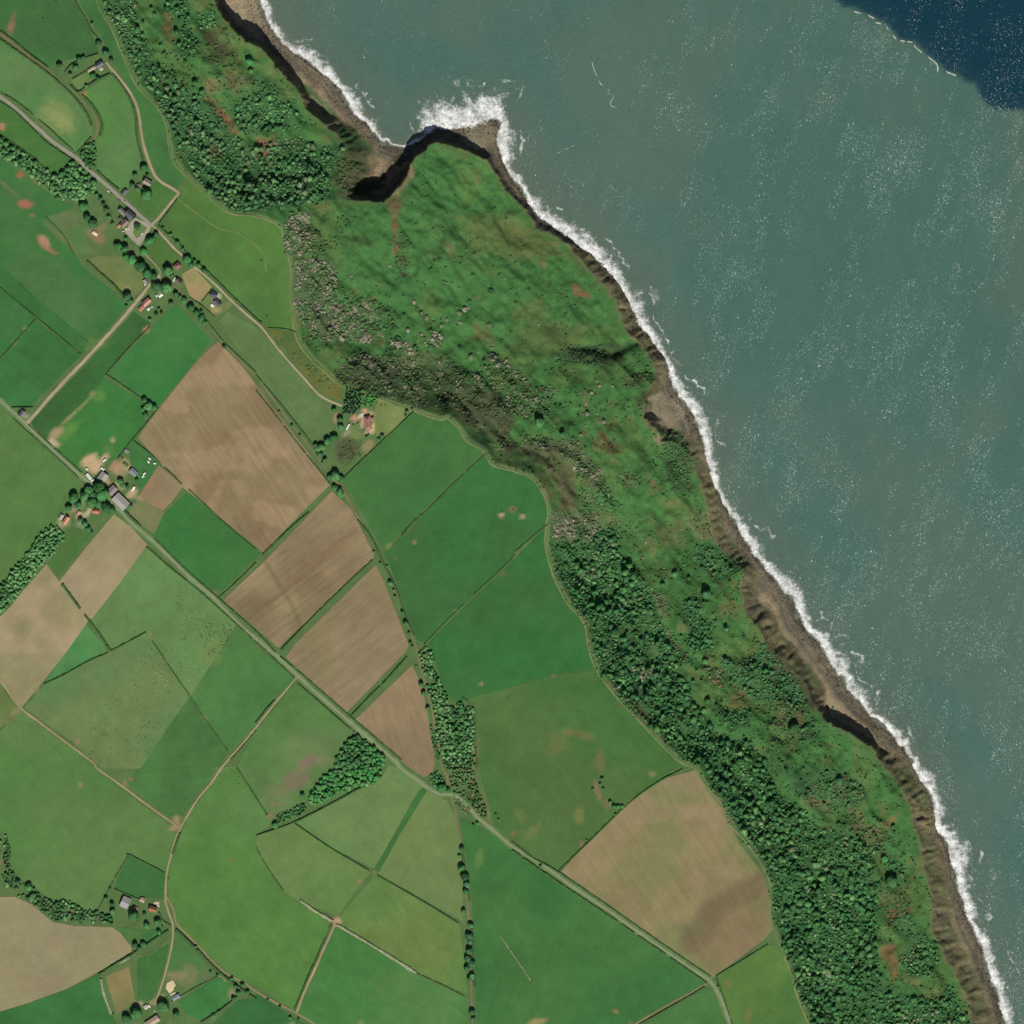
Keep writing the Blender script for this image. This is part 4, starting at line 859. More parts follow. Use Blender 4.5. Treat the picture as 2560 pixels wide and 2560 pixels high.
drape('riding_arena', P('@Z 421 2456,432 2449,440 2464,435 2468,434 2475,424 2484,414 2470,418 2457'), 0.75, MAT_ROAD, two_tone((208,188,150),(200,184,146),705,20), 3)
drape('riding_arena', P('@Z 425 2486,437 2480,442 2486,430 2494'), 0.75, MAT_ROAD, two_tone((200,190,156),(196,184,150),707,20), 3)
drape('farmyard', P('@Z 386 2253,398 2255,398 2268,392 2262,384 2260'), 0.72, MAT_ROAD, two_tone((196,180,156),(184,170,140),709,20), 3)
# ---------------------------------------------------------------- hedges
DARKH, PALEH, GREYH = (58, 86, 50), (112, 128, 92), (158, 156, 130)
def hedge(s, label, w=2.0, h=1.5, col=DARKH, col2=(76, 104, 62), name='hedge', gap=0.0, seed=[900]):
    seed[0] += 3; sd = seed[0]
    L = smooth_line(P(s), 2.6)
    t = np.gradient(L, axis=0); t /= np.linalg.norm(t, axis=1)[:, None] + 1e-9
    nrm = np.stack([-t[:, 1], t[:, 0]], -1)
    n = len(L); ar = np.arange(n) * 2.6
    prof = [(-1, 0), (-.95, .55), (-.5, .95), (0, 1.05), (.5, .95), (.95, .55), (1, 0)]
    lump = .62 + .75 * fbm(ar, ar * 0, 14, sd, 3); tall = .65 + .7 * fbm(ar, ar * 0 + 50, 11, sd + 1, 3)
    if gap > 0: tall = tall * sstep(gap - .08, gap + .05, vnoise(ar, ar * 0 + 80, 16, sd + 2)) ; lump = lump * (.35 + .65 * sstep(.0, .3, tall))
    V = []; C = []
    for (a, b) in prof:
        j = 1 + .35 * (RNG.random(n) - .5)
        p = L + nrm * (a * w / MPP / 2 * lump * j)[:, None]
        z = H(p[:, 0], p[:, 1]) + (b * h * tall * (1 + .35 * (RNG.random(n) - .5)) if b > 0 else -0.3)
        V.append(np.stack([wx(p[:, 0]), wy(p[:, 1]), z], -1))
        k = vnoise(p[:, 0], p[:, 1], 5, sd + 7)[:, None]
        C.append(lin(col) + (lin(col2) - lin(col)) * k)
    m = len(prof)
    V = np.stack(V, 1).reshape(-1, 3); C = np.stack(C, 1).reshape(-1, 3)
    a = (np.arange(n - 1)[:, None] * m + np.arange(m - 1)[None]).ravel()
    F = np.stack([a, a + m, a + m + 1, a + 1], -1)
    q = V[F[2]]
    if np.cross(q[1] - q[0], q[2] - q[0])[2] < 0: F = F[:, ::-1]
    o = link(name, mesh_np(name, V, F, MAT_LEAF, C), label=label, cat='hedge')
    return o

HEDGES = [
 ('@00 0 235,110 315,230 415,360 508', 'dark hedge on the north bank of the brown sunken lane at top left', 2.6, 2),
 ('@00 0 295,130 388,270 483,400 583,545 718,650 852,692 950', 'dark hedge on the south bank of the brown sunken lane, above the pale meadow', 2.6, 2),
 ('@00 622 718,700 800,750 880,772 960,755 1030', 'bulging hedge on the outside of the lane\'s eastern bend', 2.8, 2),
 ('@00 690 1035,585 1155', 'short hedge closing the eastern corner of the pale meadow by the road', 2, 1.6),
 ('@00 0 692,130 772,270 882,390 987,480 1072,572 1152', 'dark hedge on the upper verge of the grey road at top left', 2, 1.6),
 ('@00 0 772,110 842,220 947,330 1057,430 1130,535 1200', 'dark hedge on the lower verge of the grey road at top left', 2, 1.6),
 ('@00 850 560,930 660,987 765,1024 890,1036 1045,1078 1215', 'bushy hedge on the west side of the track to the northern farmhouse', 2.6, 2),
 ('@00 535 645,590 695,660 650,740 600,835 558', 'garden hedge with bushes south of the northern farmhouse', 2.6, 2.2),
 ('@00 545 598,650 538,745 482', 'straight clipped hedge running west from the northern farmhouse', 1.6, 1.5),
 ('@00 490 545,540 490,640 440,740 408', 'curved dark hedge behind the northern farmhouse garden', 2.0, 1.8),
 ('@00 570 5,600 70,640 130,690 230,750 300', 'broken hedge at the top edge between the first field and the clifftop strip', 1.8, 1.6),
 ('@00 735 1290,820 1370,895 1428', 'dark hedge along the road at the foot of the long curved meadow', 2.2, 2),
 ('@00 0 1022,100 1082,250 1192,400 1330', 'thin dark hedge on the upper side of the tree belt at left', 1.6, 1.5),
 ('@00 1205 1690,1290 1570,1335 1505', 'ragged hedge beside the short track joining road and cliff lane', 2.0, 1.6),
 ('@00 1195 1705,1280 1780,1360 1850,1420 1932 @01 1500 62,1570 122,1750 302,1932 472 @11 40 505', 'long dark hedge north-east of the pale village track', 2.2, 1.9),
 ('@01 660 40,760 132,850 212,930 302', 'knobbly hedge below the dirt bank in the village paddocks', 2.6, 2.2),
 ('@01 -40 205,0 240,280 470,610 745', 'thin straight hedge running down to the concrete road from the left edge', 1.6, 1.3),
 ('@01 270 480,195 560,100 665,0 778,-40 815', 'thin straight hedge between the two small fields at the left edge', 1.4, 1.2),
 ('@01 1125 540,960 710,812 880', 'thin straight hedge between the narrow strip and the bright green field', 1.5, 1.3),
 ('@01 800 893,930 980,1070 1076', 'thin straight hedge leading to the tree clump by the big ploughed field', 1.5, 1.3),
 ('@01 1195 1150,1100 1270,1000 1390,890 1530', 'hedge along the west edge of the big ploughed field above the farmstead', 1.8, 1.5),
 ('@01 1003 1392,1130 1492,1260 1612,1370 1722', 'hedge with a few bushes along the south-west edge of the big ploughed field', 1.8, 1.5),
 ('@01 100 1225,180 1302,400 1492,632 1712', 'low dark hedge on the south-west verge of the western road', 1.5, 1.2),
 ('@01 215 1272,340 1385,480 1512,615 1635', 'low dark hedge on the north-east verge of the western road', 1.5, 1.2),
 ('@01 90 1146,250 1144', 'short hedge behind the lone slate house at the road junction', 1.8, 1.7),
 ('@01 1425 1762,1600 1925 @02 1700 90,1932 285', 'thin hedge below the big ploughed field towards the second ploughed field', 1.5, 1.2),
 ('@02 1932 382,1780 532,1650 650', 'thin straight hedge west of the second ploughed field', 1.5, 1.3),
 ('@02 930 -20,1000 52,1060 105', 'thick dark hedge by the road just south of the large grey barn', 2.8, 2.4),
 ('@02 470 545,540 640,605 730', 'stubby thick hedge between the two pale tan fields', 3.2, 2.4),
 ('@02 640 778,720 880,800 992', 'straight hedge continuing from the tan fields into the green pasture', 2.2, 1.9),
 ('@02 806 1005,832 1048', 'short stub of hedge at the meeting of four pastures', 3.0, 2.2),
 ('@02 838 1048,960 985,1100 908', 'dark hedge stub pointing into the grazed pasture', 1.7, 1.5),
 ('@02 815 1062,660 1130,480 1230,330 1300', 'dark hedge below the bright green wedge-shaped field', 1.7, 1.5),
 ('@02 1150 975,1300 1200,1430 1385', 'thin broken hedge through the tufted grazing field', 1.3, 1.1),
 ('@02 1440 1400,1540 1552,1720 1802', 'faint low hedge between the two darker pastures west of the farm track', 1.1, 0.9),
 ('@02 1165 200,1400 432,1650 652,1932 902 @12 150 1062', 'low hedge on the upper verge of the middle road', 1.6, 1.3),
 ('@12 185 1092,450 1312,700 1532,900 1702,1100 1872', 'low hedge between the middle road and the three ploughed fields', 1.8, 1.4),
 ('@02 1105 262,1300 432,1500 592,1770 832,1932 982 @12 290 1252', 'low hedge on the lower verge of the middle road beside the pastures', 1.6, 1.3),
 ('@12 312 1292,450 1410,600 1542,740 1662', 'low hedge on the lower verge of the road above the small wood', 1.7, 1.4),
 ('@12 50 322,240 142,400 0', 'dark hedge between the big ploughed field and the second ploughed field', 2.4, 1.6),
 ('@12 190 1042,500 722,880 362', 'straight dark hedge between the second and third ploughed fields', 2.4, 1.7),
 ('@12 725 1532,870 1380,1000 1252,1140 1092', 'straight dark hedge between the third ploughed field and the ploughed triangle', 2.2, 1.6),
 ('@12 1270 1000,1500 762,1932 352 @22 0 322,270 92', 'long thin hedge across the clifftop pastures, railway to cliff path', 1.3, 1.1),
 ('@11 655 1682,960 1392,1190 1178', 'hedge between the clifftop house grounds and the large green pasture', 1.7, 1.4),
 ('@11 1740 1488,1500 1710,1280 1930 @12 1250 20', 'thin hedge between the two northern clifftop pastures', 1.2, 1.0),
 ('@12 1250 22,1180 90,1100 182', 'line of low thorn bushes in the clifftop pasture', 3.6, 1.2),
 ('@11 0 898,180 1112,420 1412', 'hedge on the seaward side of the old railway path beside the ploughed field', 1.7, 1.4),
 ('@11 0 1012,250 1332,560 1722', 'grassy hedge between the old railway path and the big ploughed field', 1.8, 1.3),
 ('@12 770 62,870 192,970 402,1060 582,1130 782,1190 932', 'bushy hedge on the east side of the old railway path', 2.2, 1.7),
 ('@01 1560 490,1700 660,1932 880', 'thin hedge on the east side of the old railway path near the village', 1.4, 1.3),
 ('@23 1290 8,1100 108,890 258,650 488,360 770', 'dark hedge on the north-west side of the brown stubble field', 1.9, 1.5),
 ('@23 0 558,150 672,340 778,600 952,900 1162,1200 1372,1500 1575', 'dark hedge on the upper verge of the south-eastern road', 1.9, 1.5),
 ('@23 0 618,200 762,500 962,800 1162,1150 1402,1470 1622', 'broken dark hedge on the lower verge of the south-eastern road', 2.4, 1.8),
 ('@23 1540 1572,1720 1462,1932 1332', 'dark hedge at the foot of the brown stubble field', 1.8, 1.5),
 ('@23 1455 1655,1300 1745,1130 1842,960 1938', 'hedge with small trees on the south side of the short brown track', 2.2, 1.8),
 ('@23 1545 1590,1600 1740,1665 1940', 'hedge on the east side of the road where it leaves the bottom edge', 1.6, 1.4),
 ('@13 0 512,300 405,620 242,950 62', 'straight hedge along the lower edge of the small bright wood', 2.0, 1.8),
 ('@13 290 418,560 602,850 772', 'thin dark hedge running down from the small wood', 1.7, 1.4),
 ('@13 920 812,1250 1002,1530 1172', 'thin dark hedge crossing the pasture towards the tree-lined railway', 1.7, 1.4),
 ('@13 575 1160,500 1345,410 1542,292 1822', 'scrubby hedge on the west side of the pale field track', 2.2, 1.8),
 ('@13 0 220,40 285,85 355', 'thin dark hedge west of the reddish rough ground', 1.5, 1.3),
 ('@13 0 600,80 740,205 925', 'thin dark hedge down the western side of the middle pastures', 1.3, 1.1),
 ('@13 1215 1548,1380 1625,1570 1722', 'faint low hedge continuing east of the white-flowered hedge', 1.2, 1.0),
 ('@03 1790 0,1860 110,1932 222', 'thin hedge beside the farm track field at lower left', 1.5, 1.3),
 ('@03 970 652,1110 722,1240 792', 'dark hedge on the top side of the small square paddock', 1.9, 1.6),
 ('@03 965 665,850 860,745 1060', 'low hedge on the west side of the small square paddock', 1.2, 1.0),
 ('@03 860 912,960 955,1040 985,1090 975', 'garden hedge behind the grey barn of the red-roofed farm', 1.5, 1.4),
 ('@03 1360 490,1330 570,1305 650', 'thick dark hedge beside the bend of the farm track', 2.8, 2.0),
 ('@03 1330 1222,1500 1385,1640 1530,1800 1655,1932 1745', 'thick hedge on the lower side of the brown lane at bottom left', 3.2, 2.4),
 ('@03 745 1560,870 1480,1000 1405,1140 1310,1270 1225', 'ragged hedge from the tan field up to the farm track', 2.8, 2.2),
 ('@03 1295 1765,1480 1655,1640 1575', 'thin hedge beside the arena path', 1.3, 1.0),
 ('@03 1520 1922,1700 1802,1795 1720', 'bushy hedge on the south-east side of the bottom paddock', 2.4, 2.0),
 ('@03 1200 1090,1230 1150,1290 1190', 'dark curved garden hedge of the red-roofed farmhouse', 1.6, 1.6),
 ('@12 0 1592,70 1505,140 1422', 'dark hedge on the upper part of the farm track by the middle road', 2.6, 1.8),
 ('@02 1932 1650,1840 1760,1740 1870', 'dark hedge on the lower part of the farm track', 2.0, 1.5),
 ('@11 92 545,200 550,300 572', 'low hedge between the big meadow and the rough corner by the cliff path', 1.5, 1.3),
 ('@01 1520 345,1600 250', 'brown clipped hedge beside the two slate-roofed houses', 1.2, 1.4),
 ('@01 1430 310,1530 380,1620 460', 'dark hedge behind the two slate-roofed houses', 1.5, 1.5),
 ('@00 350 1640,480 1780,560 1925', 'low fence-like hedge across the village rough ground', 1.2, 1.0),
 ('@13 1550 590,1580 800,1610 1000', 'scrubby hedge under the railway trees, upper part', 2.6, 1.8),
 ('@13 1625 1180,1640 1400,1650 1650', 'scrubby hedge under the railway trees, lower part', 2.6, 1.8),
 ('@12 1560 1400,1640 1480,1655 1700,1670 1932', 'brown-edged hedge on the east side of the railway wood', 2.0, 1.6),
]
for s, lb, w, h in HEDGES: hedge(s, lb, w * 1.6 + .2, h * 1.35 + .3, gap=.12)
hedge('@13 335 1000,450 1080,582 1156', 'thick white-flowered hedge ending at the bare gateway', 5.6, 2.8, PALEH, GREYH, name='flowering_hedge')
hedge('@13 612 1182,900 1352,1210 1546', 'long thick white-flowered hedge running south-east from the bare gateway', 5.4, 2.8, PALEH, GREYH, name='flowering_hedge')
hedge('@03 762 1592,780 1690,815 1790,842 1862', 'pale flowering hedge below the tan field at bottom left', 5.2, 2.6, PALEH, GREYH, name='flowering_hedge')
hedge('@13 1840 1262,1932 1392 @23 0 1392,140 1602', 'thin pale flowering hedge alone in the southern pasture', 2.0, 1.5, (96, 118, 80), GREYH, name='flowering_hedge')
hedge('@03 900 1475,980 1430', 'short pale flowering hedge above the tan field corner', 3.4, 2.0, PALEH, GREYH, name='flowering_hedge')

# ---------------------------------------------------------------- buildings
def bm_obj(name, bm, mat, parent=None, **kw):
    me = bpy.data.meshes.new(name); bm.to_mesh(me); bm.free(); me.materials.append(mat)
    return link(name, me, parent, **kw)
def add_box(bm, c, s, rot=0):
    r = bmesh.ops.create_cube(bm, size=1)['verts']
    ca, sa = math.cos(rot), math.sin(rot)
    for v in r:
        x, y, z = v.co.x * s[0], v.co.y * s[1], v.co.z * s[2]
        v.co = (x * ca - y * sa + c[0], x * sa + y * ca + c[1], z + c[2])
M = {}
def mat_of(kind, col, **kw):
    k = (kind, col)
    if k not in M: M[k] = flat_mat(kind, col, **kw)
    return M[k]
GLASS = flat_mat('window_glass', (60, 72, 84), .15, .05, spec=.6)
FRAME = flat_mat('white_painted_wood', (228, 228, 220), .6, .04)
DOORM = flat_mat('painted_door', (70, 84, 74), .6, .08)
BRICK = flat_mat('chimney_brick', (150, 92, 70), .9, .2)
def building(x, y, L, W, ang, roof_col, label, cat='house', name='house', wall_col=(186, 176, 156), eave=None, kind='gable', chim=1, pitch=None, doors=1, wins=3, roofkind='roof_slates', porch=False, skylights=0):
    """L, W in photo pixels along / across the ridge; ang = bearing of the ridge in the photo, degrees clockwise from right"""
    Lm, Wm = L * MPP, W * MPP
    if eave is None: eave = 4.6 if cat == 'house' else 4.2
    if pitch is None: pitch = .42 if cat == 'house' else .22
    rz = -R(ang)
    root = link(name, None, label=label, cat=cat, loc=(float(wx(x)), float(wy(y)), float(H(x, y)) + .35))
    root.rotation_euler = (0, 0, rz)
    hx, hy = Lm / 2, Wm / 2
    rise = hy * 2 * pitch
    wallm = mat_of('stone_wall', wall_col, var=.2, scale=1.2)
    bm = bmesh.new()
    vs = [bm.verts.new(p) for p in [(-hx, -hy, -1), (hx, -hy, -1), (hx, hy, -1), (-hx, hy, -1), (-hx, -hy, eave), (hx, -hy, eave), (hx, hy, eave), (-hx, hy, eave)]]
    for f in ((0, 1, 5, 4), (2, 3, 7, 6)): bm.faces.new([vs[i] for i in f])
    if kind == 'gable':
        a = bm.verts.new((-hx, 0, eave + rise - .06)); b = bm.verts.new((hx, 0, eave + rise - .06))
        bm.faces.new([vs[1], vs[2], vs[6], b, vs[5]]); bm.faces.new([vs[3], vs[0], vs[4], a, vs[7]])
    else:
        bm.faces.new([vs[1], vs[2], vs[6], vs[5]]); bm.faces.new([vs[3], vs[0], vs[4], vs[7]])
    bm_obj('wall', bm, wallm, root)
    # roof slab with overhang
    ov = .35; t = .22
    bm = bmesh.new()
    ex, ey = hx + ov, hy + ov
    ez = eave - ov * pitch * 2
    rx = ex if kind == 'gable' else max(ex - ey * .9, .2)
    top = [(-ex, -ey, ez), (ex, -ey, ez), (ex, ey, ez), (-ex, ey, ez), (-rx, 0, eave + rise), (rx, 0, eave + rise)]
    tv = [bm.verts.new((p[0], p[1], p[2] + t)) for p in top]; bv = [bm.verts.new(p) for p in top]
    fs = [(0, 1, 5, 4), (2, 3, 4, 5), (1, 2, 5), (3, 0, 4)] if kind != 'gable' else [(0, 1, 5, 4), (2, 3, 4, 5)]
    for f in fs:
        bm.faces.new([tv[i] for i in f]); bm.faces.new([bv[i] for i in reversed(f)])
    for a, b in ((0, 1), (2, 3)): bm.faces.new([bv[a], bv[b], tv[b], tv[a]])
    if kind == 'gable':
        for a, r, b in ((1, 5, 2), (3, 4, 0)):
            bm.faces.new([bv[a], bv[r], tv[r], tv[a]]); bm.faces.new([bv[r], bv[b], tv[b], tv[r]])
    else:
        for a, b in ((1, 2), (3, 0)): bm.faces.new([bv[a], bv[b], tv[b], tv[a]])
    stretch = (2.2, .25, .25) if roofkind == 'sheet' else None
    roof = bm_obj('roof', bm, mat_of('sheet_metal_roof' if roofkind == 'sheet' else roofkind, roof_col, var=.16, scale=1.0, stretch=stretch), root)
    bm = bmesh.new(); add_box(bm, (0, 0, eave + rise + t + .05), (2 * rx, .34, .16))
    bm_obj('ridge', bm, mat_of('ridge_tiles', tuple(int(v * .82) for v in roof_col)), roof)
    for c in range(chim):
        cxp = (-1 if c % 2 else 1) * (rx - .7 if kind == 'gable' else rx * .8)
        bm = bmesh.new(); add_box(bm, (cxp, .02, eave + rise + .55), (.9, 1.15, 2.0)); add_box(bm, (cxp, .02, eave + rise + 1.62), (1.05, 1.3, .14))
        bm_obj('chimney', bm, BRICK, roof)
    for c in range(skylights):
        u = (-.3 + .6 * c / max(1, skylights - 1)) * Lm if skylights > 1 else 0
        bm = bmesh.new(); add_box(bm, (u, -hy * .5, eave + rise * .5 + t + .08), (1.0, 1.3, .1))
        bm_obj('skylight', bm, GLASS, roof)
    # openings on the two long sides
    for side in (-1, 1):
        k = wins if side < 0 else max(1, wins - 1)
        for i in range(k):
            u = (-.5 + (i + .5) / k) * Lm * .86
            for lev in ([1.4, 3.5] if (cat == 'house' and eave > 4) else [1.6]):
                if side < 0 and doors and i == k // 2 and lev < 2: continue
                bm = bmesh.new(); add_box(bm, (u, side * (hy + .03), lev), (1.25, .1, 1.2))
                w_ = bm_obj('window', bm, FRAME, root)
                bm = bmesh.new(); add_box(bm, (u, side * (hy + .06), lev), (1.05, .1, 1.0))
                bm_obj('pane', bm, GLASS, w_)
    if doors:
        u = (-.5 + (wins // 2 + .5) / max(wins, 1)) * Lm * .86
        big = cat == 'barn'
        bm = bmesh.new(); add_box(bm, (u, -(hy + .04), 1.6 if big else 1.05), (3.6 if big else 1.0, .1, 3.2 if big else 2.1))
        bm_obj('door', bm, DOORM, root)
    return root
SL, SL2, GR, GR2, RED, RED2, TANR = (104,108,116), (86,88,94), (146,146,142), (126,124,122), (186,112,90), (200,136,112), (170,156,130)
B = building
B(248.5,161.5,18,12,-32,SL,'northern farmhouse with blue-grey slate roof beside the cliff lane',chim=2)
B(229,173,20,7,-32,(170,158,136),'long low tan-roofed wing west of the northern farmhouse','outbuilding','outbuilding',eave=2.8,chim=0,wins=2)
B(253,172,8,8,-32,(176,168,150),'small pale extension on the south side of the northern farmhouse','outbuilding','outbuilding',eave=2.8,chim=0,wins=1)
B(369,456,20,14,32,(150,142,132),'grey-brown cottage among trees beside the cliff lane',chim=2)
B(348,464,11,8,-20,(128,110,90),'small brown shed west of the cottage among trees','shed','shed',eave=2.6,chim=0,wins=1,doors=1)
B(311,481,15,9,-50,SL,'small slate-roofed barn standing by the village road','barn','barn',chim=0,eave=3.4,pitch=.4,wins=1)
B(326,538,26,15,41,SL2,'large slate-roofed inn beside the village car park',chim=3,eave=6.2,wins=5)
B(306,529,18,10,41,GR2,'grey-roofed cottage row at the north-west end of the inn',chim=2,wins=4)
B(311,559,20,13,-42,(140,120,108),'brown-roofed rear wing of the inn facing the car park',chim=1,wins=3)
B(303,548,11,8,41,(92,84,76),'dark outhouse tucked behind the inn','outbuilding','outbuilding',eave=3,chim=0,wins=1)
B(297,566,8,5,-50,RED2,'tiny red-tiled store at the back of the inn','outbuilding','outbuilding',eave=2.6,chim=0,wins=1)
B(238,584,13,7,35,(218,204,192),'white-roofed stable on the bare village paddock','stable','stable',eave=2.6,chim=0,wins=2,roofkind='sheet')
B(443,665,16,13,-42,(142,102,96),'purple-red tiled house north of the straw-coloured garden',kind='hip',chim=1)
B(447,704,15,11,41,(102,92,86),'dark brown-roofed house beside the straw-coloured garden',chim=1)
B(436.5,699,10,4.5,-58,(214,212,200),'white flat garage against the dark brown-roofed house','garage','garage',eave=2.5,chim=0,pitch=.12,wins=1)
B(401,738,10,8,-36,(232,230,222),'bright white-roofed bungalow under trees by the concrete road',eave=2.8,chim=0,wins=2)
B(391.5,739.5,5,4.5,-36,(196,196,186),'little pale shed beside the white-roofed bungalow','shed','shed',eave=2.3,chim=0,wins=1)
B(363,704,9,7,52,(150,150,148),'small grey-roofed building at the top of the concrete road','outbuilding','outbuilding',eave=3,chim=0,wins=1)
B(366,756,22,13,-43,(190,140,126),'pink-red tiled farmhouse beside the concrete road',chim=2,wins=4)
B(353,771,13,9,-43,(178,118,98),'red-tiled outbuilding at the roadside end of the pink-red farmhouse','outbuilding','outbuilding',eave=3.2,chim=0,wins=2)
B(371,773,7,5,-43,(222,220,212),'white-roofed greenhouse lean-to in the red farmhouse garden','greenhouse','greenhouse',eave=2.2,chim=0,wins=1)
B(534,737,16,13,41,(84,88,94),'hipped dark slate house nearest the pale track, northern of the pair',kind='hip',chim=1)
B(543.5,757,18,12,41,(92,90,98),'gabled dark slate house, southern of the pair by the pale track',chim=1)
B(531,764,8,5,38,(236,234,222),'white conservatory behind the gabled dark slate house','conservatory','conservatory',eave=2.3,chim=0,pitch=.2,wins=2)
B(55,1034,16,12,-50,(112,112,114),'lone slate house in the fork of road and concrete lane',chim=2)
B(257,1193,22,20,-52,(152,152,144),'square grey-roofed barn at the western side of the farmstead','barn','barn',chim=0,roofkind='sheet',eave=4.4,wins=2)
B(334,1181,20,13,41,(128,132,138),'grey two-tone shed in the north-east of the farmstead','barn','barn',chim=0,roofkind='sheet',eave=3.6,wins=2)
B(281,1226,22,17,-46,(136,128,122),'grey-brown barn beside the big tree in the farmstead','barn','barn',chim=0,roofkind='sheet',eave=4.2,wins=2)
B(302,1254,40,25,44,(156,152,146),'largest barn of the farmstead with long pale grey roof','barn','barn',chim=0,roofkind='sheet',eave=5.2,wins=4,skylights=2)
B(240,1278,15,11,4,(190,112,94),'small red-tiled house across the road from the largest barn',chim=1)
B(333,1222,11,5,-60,(236,230,216),'narrow white-roofed shed on the bare yard of the farmstead','shed','shed',eave=2.6,chim=0,wins=1,roofkind='sheet')
B(318,1128,11,8,40,(138,128,128),'weathered grey shed at the northern tip of the farmstead','shed','shed',eave=2.6,chim=0,wins=1,roofkind='sheet')
B(302.5,1145,9,7,40,(112,104,76),'small olive-brown shed north of the walled yard','shed','shed',eave=2.4,chim=0,wins=1,roofkind='sheet')
B(314,1163,12,8,40,(108,116,82),'moss-green roofed shed beside the pale farm path','shed','shed',eave=2.4,chim=0,wins=1,roofkind='sheet')
B(165,1301,19,10,-56,(206,146,120),'pink-tiled house west of the farm trees with pale terrace',chim=1)
B(153,1293,13,8,-56,(176,168,164),'pale grey wing on the west side of the pink-tiled house','outbuilding','outbuilding',eave=3,chim=0,wins=2)
B(196.5,1283,9,6,-58,(206,150,124),'small pink-roofed garage east of the pink-tiled house','garage','garage',eave=2.6,chim=0,wins=1)
B(919.5,1057,34,16,83,(158,112,102),'clifftop house with long dusky red roof and pink paving',kind='hip',chim=2,wins=4)
B(928,1048,14,8,-5,(150,112,100),'short cross wing on the east side of the clifftop house','outbuilding','outbuilding',eave=4,chim=0,wins=1,kind='hip')
B(313.5,2256,20,27,24,(150,148,146),'wide grey barn of the red-roofed farm at lower left','barn','barn',chim=0,roofkind='sheet',eave=4.6,wins=3)
B(356,2250,11,10,24,(176,152,126),'small tan-roofed store between the grey barn and the farm track','outbuilding','outbuilding',eave=2.8,chim=0,wins=1)
B(339,2271,12,7,22,(164,132,106),'low brown-roofed shed west of the red-roofed farmhouse','shed','shed',eave=2.6,chim=0,wins=2)
B(382,2272.5,18,13,14,(160,98,78),'red-roofed farmhouse by the bend of the farm track',chim=2)
B(440,2493,19,10,-30,(130,138,148),'blue-grey roofed stable beside the sandy riding arena','stable','stable',eave=3.2,chim=0,wins=3,roofkind='sheet')
B(381,2554,36,16,-33,(170,152,128),'long tan-roofed barn cut by the bottom edge','barn','barn',chim=0,eave=4.2,wins=3)
B(365,2518,9,9,-32,(184,180,164),'small pale flat-roofed building above the long tan barn','outbuilding','outbuilding',eave=2.6,chim=0,pitch=.1,wins=1)

# ---------------------------------------------------------------- caravans, trailers and cars
CARV = flat_mat('white_caravan_shell', (240, 240, 236), .4, .03)
TYRE = flat_mat('rubber_tyre', (34, 34, 34), .9, .05)
def rounded(bm, sx, sy, z0, z1, r=.35):
    prof = [(-sx, z0), (sx, z0), (sx, z1 - r), (sx - r, z1), (-sx + r, z1), (-sx, z1 - r)]
    a = [bm.verts.new((p[0], -sy, p[1])) for p in prof]; b = [bm.verts.new((p[0], sy, p[1])) for p in prof]
    n = len(prof)
    bm.faces.new(a); bm.faces.new(list(reversed(b)))
    for i in range(n): bm.faces.new([a[(i + 1) % n], a[i], b[i], b[(i + 1) % n]])
def wheel(root, x, y, r=.33):
    bm = bmesh.new(); bmesh.ops.create_cone(bm, segments=10, radius1=r, radius2=r, depth=.22, cap_ends=True)
    for v in bm.verts: v.co = (v.co.x + x, v.co.z + y, v.co.y + r)
    bm_obj('wheel', bm, TYRE, root)
def place(name, x, y, ang, **kw):
    o = link(name, None, loc=(float(wx(x)), float(wy(y)), float(H(x, y)) + .72), **kw)
    o.rotation_euler = (0, 0, -R(ang)); return o
def caravan(x, y, ang, label, L=5.6, group=None):
    r = place('caravan', x, y, ang, label=label, cat='caravan', group=group)
    bm = bmesh.new(); rounded(bm, L / 2, 1.1, .45, 2.6); bm_obj('body', bm, CARV, r)
    for s in (-1, 1):
        bm = bmesh.new(); add_box(bm, (0, s * 1.11, 1.75), (L * .45, .06, .6)); bm_obj('window', bm, GLASS, r)
        wheel(r, -.2, s * .98)
    bm = bmesh.new(); add_box(bm, (L / 2 + .6, 0, .5), (1.2, .12, .12)); bm_obj('drawbar', bm, TYRE, r)
    bm = bmesh.new(); add_box(bm, (.6, 0, 2.66), (.7, .7, .12)); bm_obj('roof_vent', bm, FRAME, r)
gq = 'white caravans in a row by the farmstead hedge'
for x, y in ((218, 1186.5), (221, 1190), (224, 1193.5), (227, 1197), (231, 1201.5)):
    caravan(x, y, -44, 'white caravan parked in the tight roadside row west of the square barn', group=gq)
caravan(217, 1173, 30, 'single white caravan at the north end of the bare caravan yard', 5)
caravan(261, 1151, -42, 'long white caravan at the northern end of the dirt yard', 7)
caravan(254.5, 1171, -40, 'white caravan, western of two side by side above the square barn', 4.6)
caravan(259, 1174, -40, 'white caravan, eastern of two side by side above the square barn', 4.6)
caravan(374, 1147, 40, 'northernmost white caravan by the ploughed field edge', 5)
caravan(371, 1155, 60, 'pale caravan just below the northernmost one by the ploughed field', 5)
caravan(387, 1159, 10, 'white caravan standing hard against the ploughed field hedge', 4.6)
caravan(361, 1184.5, -40, 'white caravan, upper of two south of the garden line', 5.4)
caravan(358, 1191.5, -40, 'white caravan, lower of two south of the garden line', 5)
caravan(870, 1067, -61, 'long white mobile home on the lawn west of the clifftop house', 11)
caravan(373, 2515.5, 55, 'white trailer parked above the long tan barn', 5.6)
